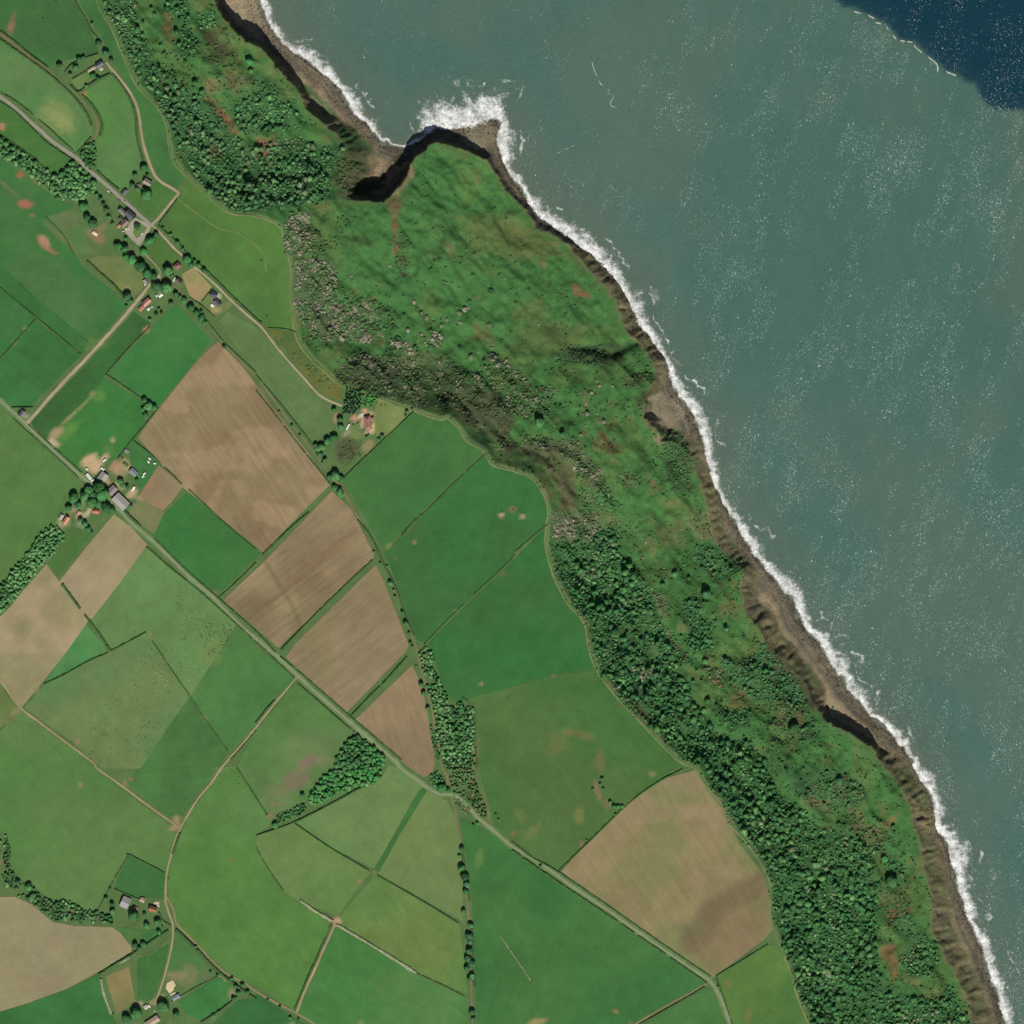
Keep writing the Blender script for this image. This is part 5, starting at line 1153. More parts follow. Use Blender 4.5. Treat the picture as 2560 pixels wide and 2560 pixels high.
def car(x, y, ang, col, label, name='car', L=4.3, hgt=1.45):
    r = place(name, x, y, ang, label=label, cat='van' if name == 'van' else 'car')
    m = mat_of('car_paint', col, rough=.35, var=.03, spec=.5)
    bm = bmesh.new(); rounded(bm, L / 2, .88, .35, .95 if name == 'car' else 1.0, .2); bm_obj('body', bm, m, r)
    bm = bmesh.new()
    a, b_, z = (-.42 * L, .22 * L, hgt) if name == 'car' else (-.48 * L, .36 * L, 2.0)
    q = [(a, -.84, .93), (b_ + .4, -.84, .93), (b_ + .4, .84, .93), (a, .84, .93), (a + .3, -.7, z), (b_ - .1, -.7, z), (b_ - .1, .7, z), (a + .3, .7, z)]
    vs = [bm.verts.new(p) for p in q]
    for f in ((0, 1, 5, 4), (1, 2, 6, 5), (2, 3, 7, 6), (3, 0, 4, 7), (4, 5, 6, 7)): bm.faces.new([vs[i] for i in f])
    cab = bm_obj('cabin', bm, m, r)
    bm = bmesh.new(); add_box(bm, (b_ + .12, 0, (z + .93) / 2 + .05), (.3, 1.3, .5)); bm_obj('windscreen', bm, GLASS, cab)
    for sx_ in (-.3, .3):
        for sy_ in (-.8, .8): wheel(r, sx_ * L, sy_, .31)
car(271, 478.5, 40, (236, 236, 232), 'white car parked on the village road north-west of the slate barn')
car(357, 471.5, 35, (240, 240, 236), 'white van beside the cottage among trees', 'van', 5.2)
car(315, 573, 60, (240, 238, 232), 'white car parked second from the right behind the inn')
car(321, 571.5, 45, (226, 224, 220), 'pale car nearest the green in the inn car park')
car(309, 578, -20, (222, 200, 190), 'pinkish car parked lowest behind the inn')
car(355.5, 584.5, -50, (240, 240, 238), 'white car parked on the lane east of the car park green')
car(280, 484, 40, (112, 84, 68), 'brown car parked on the village road beside the slate barn', L=4.2)
car(299, 500.5, 40, (96, 88, 80), 'dark car parked on the village road by the cottage row')
car(312, 502, 40, (104, 96, 84), 'dark car on the far side of the village road')
car(363, 711, -52, (240, 240, 236), 'white van at the top of the concrete road', 'van', 5.0)
car(551.5, 757, 40, (238, 238, 236), 'white car parked at the gabled dark slate house')
car(380, 768, 0, (236, 236, 232), 'white car in the garden of the pink-red farmhouse')
car(395.5, 2264, 30, (232, 230, 228), 'white car parked on the red-roofed farm forecourt, lower one')
car(388, 2257, 50, (196, 186, 178), 'pale car parked on the red-roofed farm forecourt, upper one')
car(386.5, 2527, 50, (200, 196, 188), 'pale car at the gate of the long tan barn')
car(907, 1035, 0, (242, 242, 240), 'white car parked north of the clifftop house')
# ---------------------------------------------------------------- foliage prototypes
def ico(sub):
    bm = bmesh.new(); bmesh.ops.create_icosphere(bm, subdivisions=sub, radius=1)
    bmesh.ops.triangulate(bm, faces=bm.faces)
    V = np.array([v.co[:] for v in bm.verts]); F = np.array([[v.index for v in f.verts] for f in bm.faces], np.int32)
    bm.free(); return V, F
ICO = {0: ico(1), 1: ico(2), 2: ico(3)}
def crown_proto(sub, seed, nq, lump=.38, tall=.8, base=.35, cone=False, rough=.12):
    """uneven leafy crown: knobbly shell with loose leaf clumps standing off it; unit radius"""
    rg = np.random.default_rng(seed)
    V, F = ICO[sub]; V = V.copy()
    cs = rg.normal(size=(14, 3)); cs /= np.linalg.norm(cs, axis=1)[:, None]
    amp = rg.uniform(.0, 1, 14)
    bump = np.zeros(len(V))
    for c, a in zip(cs, amp): bump = np.maximum(bump, a * np.clip((V @ c - .72) / .28, 0, 1) ** .6)
    rad = 1 - lump * .6 + lump * bump + rg.uniform(-rough, rough, len(V))
    V = V * rad[:, None]
    if nq:
        d = rg.normal(size=(nq, 3)); d[:, 2] = np.abs(d[:, 2]) * .9 - .15; d /= np.linalg.norm(d, axis=1)[:, None]
        p = d * rg.uniform(.72, 1.08, nq)[:, None]
        u = np.cross(d, rg.normal(size=(nq, 3))); u /= np.linalg.norm(u, axis=1)[:, None]; w = np.cross(d, u)
        w = w * .8 + d * rg.uniform(-.6, .6, nq)[:, None]
        s = rg.uniform(.12, .26, nq)[:, None]
        Q = np.stack([p - u * s, p + w * s * .9, p + u * s], 1).reshape(-1, 3)
        b0 = len(V); V = np.vstack([V, Q]); F = np.vstack([F, b0 + np.arange(nq * 3).reshape(-1, 3)])
    if cone:
        h = (V[:, 2] + 1) / 2; k = 1.15 - .85 * h
        V[:, 0] *= k; V[:, 1] *= k; V[:, 2] = h * 2.2 + base
    else:
        V[:, 2] = np.where(V[:, 2] < 0, V[:, 2] * .55, V[:, 2]) * tall + base + tall * .55
    return V.astype(np.float32), F
CROWN_HI = [crown_proto(2, 10 + k, 130, .42, .85 + .1 * (k % 2)) for k in range(5)]
CONE_HI = [crown_proto(2, 40 + k, 110, .3, cone=True) for k in range(2)]
CROWN_LO = [crown_proto(1, 60 + k, 16, .5, .6 + .22 * (k % 3), rough=.24) for k in range(10)]
CONE_LO = [crown_proto(1, 80 + k, 26, .3, cone=True) for k in range(3)]
CROWN_MID = [crown_proto(2 if k < 1 else 1, 120 + k, 76, .62, .6 + .18 * (k % 3), .3, rough=.22) for k in range(8)]
BUSH_LO = [crown_proto(0, 140 + k, 9, .4, .5, .0, rough=.28) for k in range(10)]
TUFT = [crown_proto(0, 150 + k, 3, .4, .5, .0, rough=.3) for k in range(8)]
BUSH = [crown_proto(1, 100 + k, 16, .45, .6, .0) for k in range(6)]

def scatter_mesh(protos, pts, rads, cols, zsc=None, sink=0.0):
    """many copies of the prototypes joined into one mesh"""
    n = len(pts); Vs = []; Fs = []; Cs = []; base = 0
    pick = RNG.integers(0, len(protos), n)
    rot = RNG.uniform(0, 2 * math.pi, n)
    zsc = np.ones(n) if zsc is None else zsc
    gz = H(pts[:, 0], pts[:, 1])
    for k, (PV, PF) in enumerate(protos):
        m = np.where(pick == k)[0]
        if not len(m): continue
        ca, sa = np.cos(rot[m])[:, None], np.sin(rot[m])[:, None]
        r = rads[m][:, None]
        ax = RNG.uniform(.82, 1.2, len(m))[:, None]
        x = PV[None, :, 0] * r * ax; y = PV[None, :, 1] * r / ax
        X = x * ca - y * sa + wx(pts[m, 0])[:, None]; Y = x * sa + y * ca + wy(pts[m, 1])[:, None]
        Zz = PV[None, :, 2] * r * zsc[m][:, None] + gz[m][:, None] - sink
        Vs.append(np.stack([X, Y, Zz], -1).reshape(-1, 3))
        nv = len(PV)
        Fs.append((PF[None] + (base + np.arange(len(m)) * nv)[:, None, None]).reshape(-1, 3)); base += nv * len(m)
        Cs.append(np.repeat(cols[m], nv, axis=0))
    return np.vstack(Vs), np.vstack(Fs), np.vstack(Cs)

def fill(poly, spacing, jit=.85, seed=0, thin=None, rag=12, fade=0):
    """scattered points in an outline (photo px); spacing in metres"""
    rg = np.random.default_rng(seed + 5)
    s = spacing / MPP
    lo, hi = poly.min(0), poly.max(0)
    gx, gy = np.meshgrid(np.arange(lo[0], hi[0], s), np.arange(lo[1], hi[1], s * .87))
    gx = gx + (np.arange(gx.shape[0]) % 2)[:, None] * s / 2
    gx = (gx + rg.uniform(-.5, .5, gx.shape) * s * jit).ravel(); gy = (gy + rg.uniform(-.5, .5, gy.shape) * s * jit).ravel()
    wpx = gx + rag * (fbm(gx, gy, 34, 151, 4) - .5); wpy = gy + rag * (fbm(gx, gy, 34, 152, 4) - .5)
    m = inside(wpx, wpy, poly)
    if fade: m &= seg_dist(gx, gy, poly, True) > rg.random(len(gx)) ** 2 * fade
    if thin is not None: m &= vnoise(gx, gy, 26, 160 + seed) + .25 * (rg.random(len(gx)) - .5) > thin
    return np.stack([gx[m], gy[m]], -1)
def palette(n, pal, seed, pts=None, jitter=.2, sc=45, wt=.6):
    rg = np.random.default_rng(seed)
    P_ = np.array([lin(c) for c in pal])
    if pts is not None:
        q = fbm(pts[:, 0], pts[:, 1], sc, 170 + seed, 3); q = np.clip((q - .5) * 2.1 + .5, 0, .999)
        idx = np.clip(((q * wt + rg.random(n) * (1 - wt)) * len(pal)).astype(int), 0, len(pal) - 1)
    else: idx = rg.integers(0, len(pal), n)
    return (P_[idx] * rg.uniform(1 - jitter, 1 + jitter, (n, 1))).astype(np.float32)

HAW, HAW2, HAW3 = (150,141,124), (130,127,106), (104,114,84)

# woods: outline, spacing m, crown radius range m, palette, thin, label
BELTS = [  # belts on the plateau, the largest crowns of which are single trees
 ('@00 0 1035,120 1115,320 1265,420 1345,545 1215,640 1290,720 1375,715 1440,640 1500,560 1520,430 1490,330 1400,160 1270,0 1160', 6.0, (2.4, 5.0), [G_DARK, G_MID, G_PALE, (84,120,78)], None, 'broadleaf tree in the long belt beside the village road', 'trees in the village road belt'),
 ('@00 612 1160,660 1080,715 1070,725 1260,690 1290,625 1220', 5.2, (2.4, 3.8), [G_MID, G_DARK], None, 'tree in the small copse where the lane meets the road', 'trees in the lane-end copse'),
 ('@11 690 995,800 1010,800 1130,730 1195,650 1200', 4.0, (1.6, 2.4), [(44,82,58), (50,92,60)], None, 'dark conifer in the plantation behind the clifftop house', 'conifers behind the clifftop house'),
 ('@11 805 1010,925 1072,880 1130,800 1140', 5.0, (2.0, 3.2), [(76,134,64), (70,124,62)], None, 'bright green young tree beside the dark plantation', 'bright trees beside the plantation'),
 ('@02 350 112,430 105,490 190,400 320,290 425,180 560,60 720,-40 800,-40 600,0 560,150 380', 5.6, (2.4, 4.0), [G_DARK, G_MID, G_PALE], None, 'tree in the diagonal shelter belt at the left edge', 'trees in the diagonal shelter belt'),
 ('@12 1230 1050,1320 1010,1350 1180,1400 1330,1490 1490,1560 1440,1640 1480,1650 1700,1655 1932,1425 1932,1365 1700,1345 1500,1285 1300', 5.6, (2.2, 3.9), [G_MID, G_DARK, G_PALE, (86,112,74)], .18, 'tree in the railway wood east of the ploughed triangle', 'trees in the railway wood'),
 ('@13 1445 0,1640 0,1640 60,1700 200,1748 350,1700 370,1600 260,1500 190', 5.4, (2.0, 3.4), [G_MID, (92,114,70), G_DARK], .1, 'tree or tall shrub in the wedge of wood above the road bridge', 'trees in the bridge wedge'),
 ('@12 700 1690,790 1685,990 1865,960 1932,590 1932,640 1800', 6.0, (2.8, 4.6), [G_DARK, G_MID, (72,136,72)], None, 'tree in the upper part of the small bright wood', 'trees in the small bright wood, upper part'),
 ('@13 600 0,980 0,900 100,600 210,420 290,400 200,470 90', 6.0, (2.8, 4.6), [G_MID, (68,132,66), G_PALE, G_DARK], None, 'tree in the lower part of the small bright wood', 'trees in the small bright wood, lower part'),
 ('@13 155 345,380 275,380 330,155 425', 4.6, (1.8, 2.8), [G_MID, G_DARK], None, 'low tree in the strip trailing west from the small bright wood', 'trees in the trailing strip'),
 ('@03 -20 490,60 500,75 780,150 860,250 905,350 985,440 1015,520 995,620 1075,740 1075,830 1105,840 1175,600 1165,400 1150,300 1070,220 1000,100 950,60 900,-20 760', 5.2, (1.9, 3.6), [G_MID, (78,104,64), G_DARK, G_PALE, (92,104,72)], .2, 'tree in the winding streamside thicket at lower left', 'trees in the streamside thicket'),
 ('@12 1305 1620,1330 1610,1400 1860,1370 1880', 4.6, (1.6, 2.6), [G_DARK, G_MID], None, 'small tree in the row between the ploughed triangle and the railway', 'trees beside the ploughed triangle'),
 ('@13 1290 80,1380 20,1420 120,1380 170', 4.6, (1.8, 3.0), [G_DARK, G_MID], None, 'tree in the clump just west of the road bridge', 'trees west of the road bridge'),
]
# single trees: sheet, list of x y r (sheet px), label
SINGLES = [
 ('00', '695 180 15,745 330 25,800 400 28,840 450 18', 'round tree at the clifftop corner by the northern farmhouse', 'trees at the northern farmhouse corner'),
 ('00', '450 490 22,595 445 20,630 435 18,570 510 25,530 560 16', 'dark tree in the garden behind the northern farmhouse', 'garden trees behind the northern farmhouse'),
 ('00', '740 590 18,700 570 25,650 650 15', 'tree on the south side of the northern farmhouse', 'trees south of the northern farmhouse'),
 ('00', '1085 1270 30,1020 1320 20,1000 1400 22,1040 1430 20,1110 1320 14', 'tree crowding the cottage by the cliff lane', 'trees round the cottage'),
 ('00', '1110 1470 44', 'large round tree on the green south of the cottage', None),
 ('00', '1035 1710 25', 'lone dark tree on the car park green', None),
 ('00', '1130 1820 35,1180 1770 22,1160 1800 24', 'tree in the clump south-east of the car park', 'trees south-east of the car park'),
 ('00', '630 1560 38,660 1640 30,700 1690 35', 'broad tree in the village paddock west of the inn gardens', 'trees in the village paddock'),
 ('00', '890 1860 30,940 1880 35,1080 1900 28,950 1800 15', 'tree along the lane below the car park', 'trees below the car park'),
 ('00', '760 1500 18,800 1580 20,820 1640 16,780 1540 16,730 1470 16,850 1690 14', 'bushy tree in the narrow inn gardens', 'trees in the inn gardens'),
 ('00', '1140 60 14,1165 105 18,1210 340 14,1238 400 12,1395 460 16,1470 620 25,1520 690 22', 'lone tree on the open northern undercliff grass', 'lone trees on the northern undercliff'),
 ('00', '1880 460 30,1890 530 25,1330 240 20,1350 330 20', 'tree near the rim of the northern sea cliff', 'trees near the northern cliff rim'),
 ('00', '1290 1770 15,1340 1830 18,1380 1880 15,1230 1720 12', 'hedgerow tree beside the pale village track', 'hedgerow trees on the village track'),
 ('01', '1000 30 40,1060 80 45,1110 130 40,1160 150 30,960 10 30', 'tree in the dense row above the concrete road', 'trees above the concrete road'),
 ('01', '1270 110 40,1300 150 15,1410 30 35,1440 70 30', 'tree beside the purple-red tiled house', 'trees at the purple-red house'),
 ('01', '1500 70 20,1540 110 22,1470 40 16', 'hedgerow tree opposite the purple-red tiled house', 'hedgerow trees opposite the purple-red house'),
 ('01', '1180 230 40,1260 240 45,1330 290 25,1200 260 30', 'tree over the white-roofed bungalow', 'trees over the white bungalow'),
 ('01', '1290 360 20', 'dark oval tree alone on the lawn behind the pink-red farmhouse', None),
 ('01', '1390 340 25,1440 390 30,1480 430 25,1520 470 28,1540 500 20,1520 420 15,1360 310 18', 'tree lining the old railway behind the slate-roofed houses', 'trees on the old railway by the village'),
 ('01', '960 310 35,990 340 20,955 375 12', 'tree at the roadside opposite the pink-red farmhouse', 'trees opposite the pink-red farmhouse'),
 ('01', '1180 440 16,1220 430 14,1130 480 14,1200 400 12', 'garden bush-tree in the pink-red farmhouse garden', 'garden trees at the pink-red farmhouse'),
 ('01', '1090 1090 25,1120 1130 35,1160 1150 28,1100 1200 25,1080 1160 18', 'tree in the isolated clump at the corner of the big ploughed field', 'clump at the big ploughed field'),
 ('01', '1690 685 15', 'single small tree beside the old railway path', None),
 ('01', '750 1740 48,775 1800 50', 'huge spreading tree shading the grey-brown barn', 'huge trees at the farmstead'),
 ('01', '670 1770 35,640 1820 40,690 1860 45,740 1870 35,560 1830 40,590 1880 30,520 1900 28,700 1810 30', 'tall tree in the grove across the road from the farmstead', 'grove by the farmstead'),
 ('01', '800 1900 40,840 1920 30', 'tree between the red-tiled house and the road', 'trees by the red-tiled house'),
 ('01', '910 1700 25,920 1730 20,1030 1690 15,960 1740 16', 'garden tree east of the farmstead yard', 'farmstead garden trees'),
 ('01', '985 1890 18', 'tree at the southern gable of the largest barn', None),
 ('02', '640 90 25,665 130 22,690 150 15,610 60 20', 'tree in the garden east of the pink-tiled house', 'garden trees by the pink-tiled house'),
 ('11', '600 1660 40,640 1680 25,555 1665 20', 'big tree standing on the old railway at the house hedge', 'big trees on the old railway'),
 ('11', '595 1750 25,630 1780 30,640 1800 25', 'tree on the old railway just south of the big ones', 'trees south of the big railway trees'),
 ('11', '635 1230 25,640 1290 25,590 1370 30,540 1400 30,500 1440 30,470 1450 30,450 1430 20,480 1500 25,520 1540 20', 'dark tree in the diagonal row west of the clifftop house', 'row west of the clifftop house'),
 ('11', '1140 1175 15,1130 1200 12,930 1385 14,955 1360 16,835 1365 12,850 1355 10,735 1275 8,765 1265 8,945 1127 6,975 1127 6,590 1160 20', 'small tree in the clifftop house garden', 'small trees in the clifftop house garden'),
 ('11', '175 1175 10,270 1280 12,330 1350 10,500 1560 10', 'small bush-tree along the old railway bank', 'small trees on the railway bank'),
 ('12', '1015 535 22,1105 755 16,1130 840 22', 'dark tree on the old railway beside the third ploughed field', 'dark trees beside the third ploughed field'),
 ('12', '990 410 10,935 385 10,890 300 10,1165 985 12,1180 1015 10,1210 1165 8,1040 590 12,1050 640 12,1155 915 12', 'small bush-tree along the middle railway path', 'small trees along the middle railway path'),
 ('12', '1245 1300 20,1265 1370 20,1295 1480 18', 'tree on the west bank of the railway wood', 'trees on the west bank'),
 ('12', '1550 1465 18,1635 1485 12,1525 1440 8', 'tree at the top corner of the railway wood\'s eastern arm', 'trees on the eastern arm'),
 ('13', '1400 150 35,1450 170 20', 'tree at the bend of the road by the old railway bridge', 'trees at the bridge bend'),
 ('13', '1555 610 22,1535 665 14,1550 755 30,1575 820 32,1590 880 25,1585 930 22', 'tree in the northern group on the straight old railway', 'northern railway tree group'),
 ('13', '1565 1080 20', 'single pale tree between the two groups on the old railway', None),
 ('13', '1620 1190 24,1610 1270 30,1615 1310 22,1610 1380 30,1600 1440 28,1625 1480 32,1590 1510 22,1630 1570 25,1610 1590 20', 'tree in the long southern group on the straight old railway', 'southern railway tree group'),
 ('13', '1630 1840 26,1640 1890 18', 'tree on the old railway at the bottom edge', 'railway trees at the bottom edge'),
 ('13', '145 430 24,350 205 20,910 70 28', 'dark tree on the margin of the small bright wood', 'trees on the wood margin'),
 ('13', '260 1885 14,320 1895 10,90 1750 12,180 1800 12', 'bush-tree on the brown lane at the bottom left', 'bush-trees on the brown lane'),
 ('13', '1670 420 14,1640 430 12,1730 360 14,1810 350 10,1830 390 10', 'small tree beside the road just past the bridge', 'small trees past the bridge'),
 ('03', '220 900 32,135 860 22,250 960 25', 'large tree at the top of the streamside thicket', 'large streamside trees'),
 ('03', '830 910 12,800 985 18,845 1030 20,850 1085 24', 'round tree west of the wide grey barn', 'trees west of the wide grey barn'),
 ('03', '1010 1115 44', 'very large round tree below the red-roofed farm', None),
 ('03', '1190 1160 28,1105 1190 25,1200 1240 20,1090 1100 14,1225 1195 8', 'tree in the farmhouse garden by the farm track', 'farmhouse garden trees at lower left'),
 ('03', '1020 1335 22,1080 1330 24,1050 1360 18', 'tree in the trio at the tip of the tan field', 'trio at the tan field tip'),
 ('03', '965 655 8', 'tiny tree at the corner of the square paddock', None),
 ('03', '1590 1540 12,1480 1350 12,1640 1560 12,1750 1590 15,1780 1650 18,1830 1640 18,1800 1700 22,1760 1740 18,1870 1690 18', 'tree in the thick hedge by the bottom paddock', 'hedge trees by the bottom paddock'),
 ('03', '1030 1850 45,960 1890 35', 'big tree west of the long tan barn', 'big trees west of the tan barn'),
 ('03', '1235 1800 44', 'big dark tree east of the long tan barn', None),
 ('03', '1330 1860 28', 'single oval tree on the lawn east of the long tan barn', None),
 ('03', '1610 1870 15,1650 1840 12,850 1860 10', 'bush-tree near the bottom paddock corner', 'bush-trees near the bottom paddock'),
 ('23', '215 740 12', 'small tree on the lower verge of the south-eastern road', None),
 ('23', '1450 1660 10,1555 1650 10,1130 1830 6,1610 1770 6', 'small tree at the south-eastern road fork', 'small trees at the road fork'),
 ('23', '680 80 14,665 120 12,690 160 12,740 260 16,770 290 18,800 290 16,830 290 14,780 350 10', 'thorn tree along the damp hollow beside the stubble field', 'thorns in the damp hollow'),
 ('23', '610 160 12,565 545 8', 'isolated thorn in the olive pasture', 'isolated thorns'),
 ('22', '1230 470 25,1340 500 15,1140 550 20', 'round tree on the open grass above the middle beach', 'round trees above the middle beach'),
 ('22', '1540 825 15,1620 885 18,1280 940 14,1450 685 8,1470 620 38', 'dark bush-tree on the undercliff grass near the clay cliff', 'bush-trees near the clay cliff'),
 ('22', '1460 1130 25,1480 1430 25,1545 1460 12,1585 1440 10,1370 1280 12,1430 1275 12,1395 1200 12', 'lone tree in the long grassy glade beside the big wood', 'lone trees in the glade'),
 ('33', '885 690 28,945 860 50', 'large round tree at the edge of the southern undercliff meadow', 'large trees by the southern meadow'),
 ('33', '540 100 28,950 450 16,460 290 10', 'tree on the southern undercliff below the clay slopes', 'trees on the southern undercliff meadow'),
 ('32', '200 1640 40,280 1640 14,275 1730 16', 'big round tree behind the dark cliff step', 'trees behind the cliff step'),
 ('21', '210 1260 36,380 1345 22', 'dark tree clump on the middle undercliff meadow', 'dark clumps on the middle meadow'),
]
TREES = []   # (x, y, r m, colour, label, group, conifer)
for sh, lst, lb, grp in SINGLES:
    for tr in lst.split(','):
        a, b_, r = [float(v) for v in tr.split()]
        p = P('@%s %g %g' % (sh, a, b_))[0]
        c = lin(random.choice([G_DARK, G_MID, G_MID, G_BLUE, (72, 128, 72)]))
        TREES.append((p[0], p[1], r / 3.01875 * MPP * .93, c, lb, grp, False))
n_single = len(TREES)
belt_left = []
for k, (s, sp, (r0, r1), pal, thin, lb, grp) in enumerate(BELTS):
    pts = fill(P(s), sp, seed=20 + k, thin=thin)
    rr = RNG.uniform(r0, r1, len(pts)); cc_ = palette(len(pts), pal, 30 + k, pts)
    belt_left += [(pts[i, 0], pts[i, 1], rr[i], cc_[i], lb, grp, 'conifer' in lb) for i in range(len(pts))]
belt_left.sort(key=lambda t: -t[2])
room = max(0, 300 - len(TREES))
# keep some of every belt as single trees
TREES += belt_left[:room]; rest = belt_left[room:]

_crown_cache = {}
TRUNK = {}
def trunk_mesh():
    bm = bmesh.new()
    def limb(a, b, ra, rb, seg=6):
        a, b = Vector(a), Vector(b); d = (b - a).normalized(); u = d.orthogonal().normalized(); w = d.cross(u)
        A = [bm.verts.new(a + (u * math.cos(t) + w * math.sin(t)) * ra) for t in [2 * math.pi * i / seg for i in range(seg)]]
        Bv = [bm.verts.new(b + (u * math.cos(t) + w * math.sin(t)) * rb) for t in [2 * math.pi * i / seg for i in range(seg)]]
        for i in range(seg): bm.faces.new([A[i], A[(i + 1) % seg], Bv[(i + 1) % seg], Bv[i]])
    limb((0, 0, -.1), (.02, .01, .75), .09, .055)
    for t in range(4):
        an = t * 1.6 + .3
        limb((.02, .01, .45 + .07 * t), (math.cos(an) * .5, math.sin(an) * .5, .95 + .05 * t), .04, .015, 4)
    me = bpy.data.meshes.new('trunk'); bm.to_mesh(me); bm.free(); me.materials.append(MAT_BARK); return me
TRUNK_ME = trunk_mesh()
def crown_mesh(con, k, ci, col):
    key = (con, k, ci)
    if key not in _crown_cache:
        V, F = (CONE_HI if con else CROWN_HI)[k]
        _crown_cache[key] = mesh_np('crown', V, F, leaf_mats[ci])
    return _crown_cache[key]
LEAFCOLS = [lin(c) for c in (G_DARK, G_MID, G_PALE, G_BLUE, (72,128,72), (92,114,70), (86,112,74), (50,92,62))]
leaf_mats = [leaf_mat('leaves', False, [float(v) for v in c]) for c in LEAFCOLS]
for i, (x, y, r, c, lb, grp, con) in enumerate(TREES):
    ci = int(np.argmin([np.abs(c - q).sum() for q in LEAFCOLS]))
    root = link('conifer' if con else 'broadleaf_tree', None, label=lb, cat='tree', group=grp, loc=(float(wx(x)), float(wy(y)), float(H(x, y))))
    sc = float(r)
    root.scale = (sc * random.uniform(.92, 1.1), sc * random.uniform(.92, 1.1), sc * (1.0 if sc > 5 else 1.15))
    root.rotation_euler = (0, 0, random.uniform(0, 6.28))
    link('crown', crown_mesh(con, random.randrange(2 if con else 5), ci, c), root)
    link('trunk', TRUNK_ME, root)

# woods that read as one mass: a canopy of big crowns over a lower, closer layer
for k, (s, sp, (r0, r1), pal, thin, lb) in enumerate(WOODS):
    lowp = fill(P(s), sp * 1.02, jit=1.2, seed=60 + k, thin=thin, rag=38)
    lowr = RNG.uniform(r0 * .55, r0 * 1.3, len(lowp))
    bigp = fill(P(s), sp * 1.75, jit=1.2, seed=160 + k, thin=(thin or 0) + .12, rag=30, fade=14)
    bigr = RNG.uniform(r0 * .95, r1 * 1.25, len(bigp)) * (.7 + .6 * vnoise(bigp[:, 0], bigp[:, 1], 40, 190 + k))
    V1, F1, C1 = scatter_mesh(CROWN_LO, lowp, lowr, palette(len(lowp), pal, 90 + k, lowp, .3), RNG.uniform(.7, 1.4, len(lowp)), .9)
    V2, F2, C2 = scatter_mesh(CROWN_MID, bigp, bigr, palette(len(bigp), pal, 91 + k, bigp, .3), RNG.uniform(.7, 1.35, len(bigp)), .3)
    link('woodland', mesh_np('woodland', np.vstack([V1, V2]), np.vstack([F1, F2 + len(V1)]), MAT_LEAF, np.vstack([C1, C2])), kind='stuff', label=lb, cat='wood')
if rest:
    by = {}
    for t in rest: by.setdefault(t[5], []).append(t)
    for g_, ts in by.items():
        pts = np.array([(t[0], t[1]) for t in ts]); rr = np.array([t[2] for t in ts]); cc_ = np.array([t[3] for t in ts])
        V, F, C = scatter_mesh(CONE_LO if ts[0][6] else CROWN_LO, pts, rr, cc_, RNG.uniform(.9, 1.3, len(pts)), .3)
        link('woodland', mesh_np('woodland', V, F, MAT_LEAF, C), kind='stuff', label='smaller growth filling out the ' + g_.replace('trees in the ', ''), cat='wood')

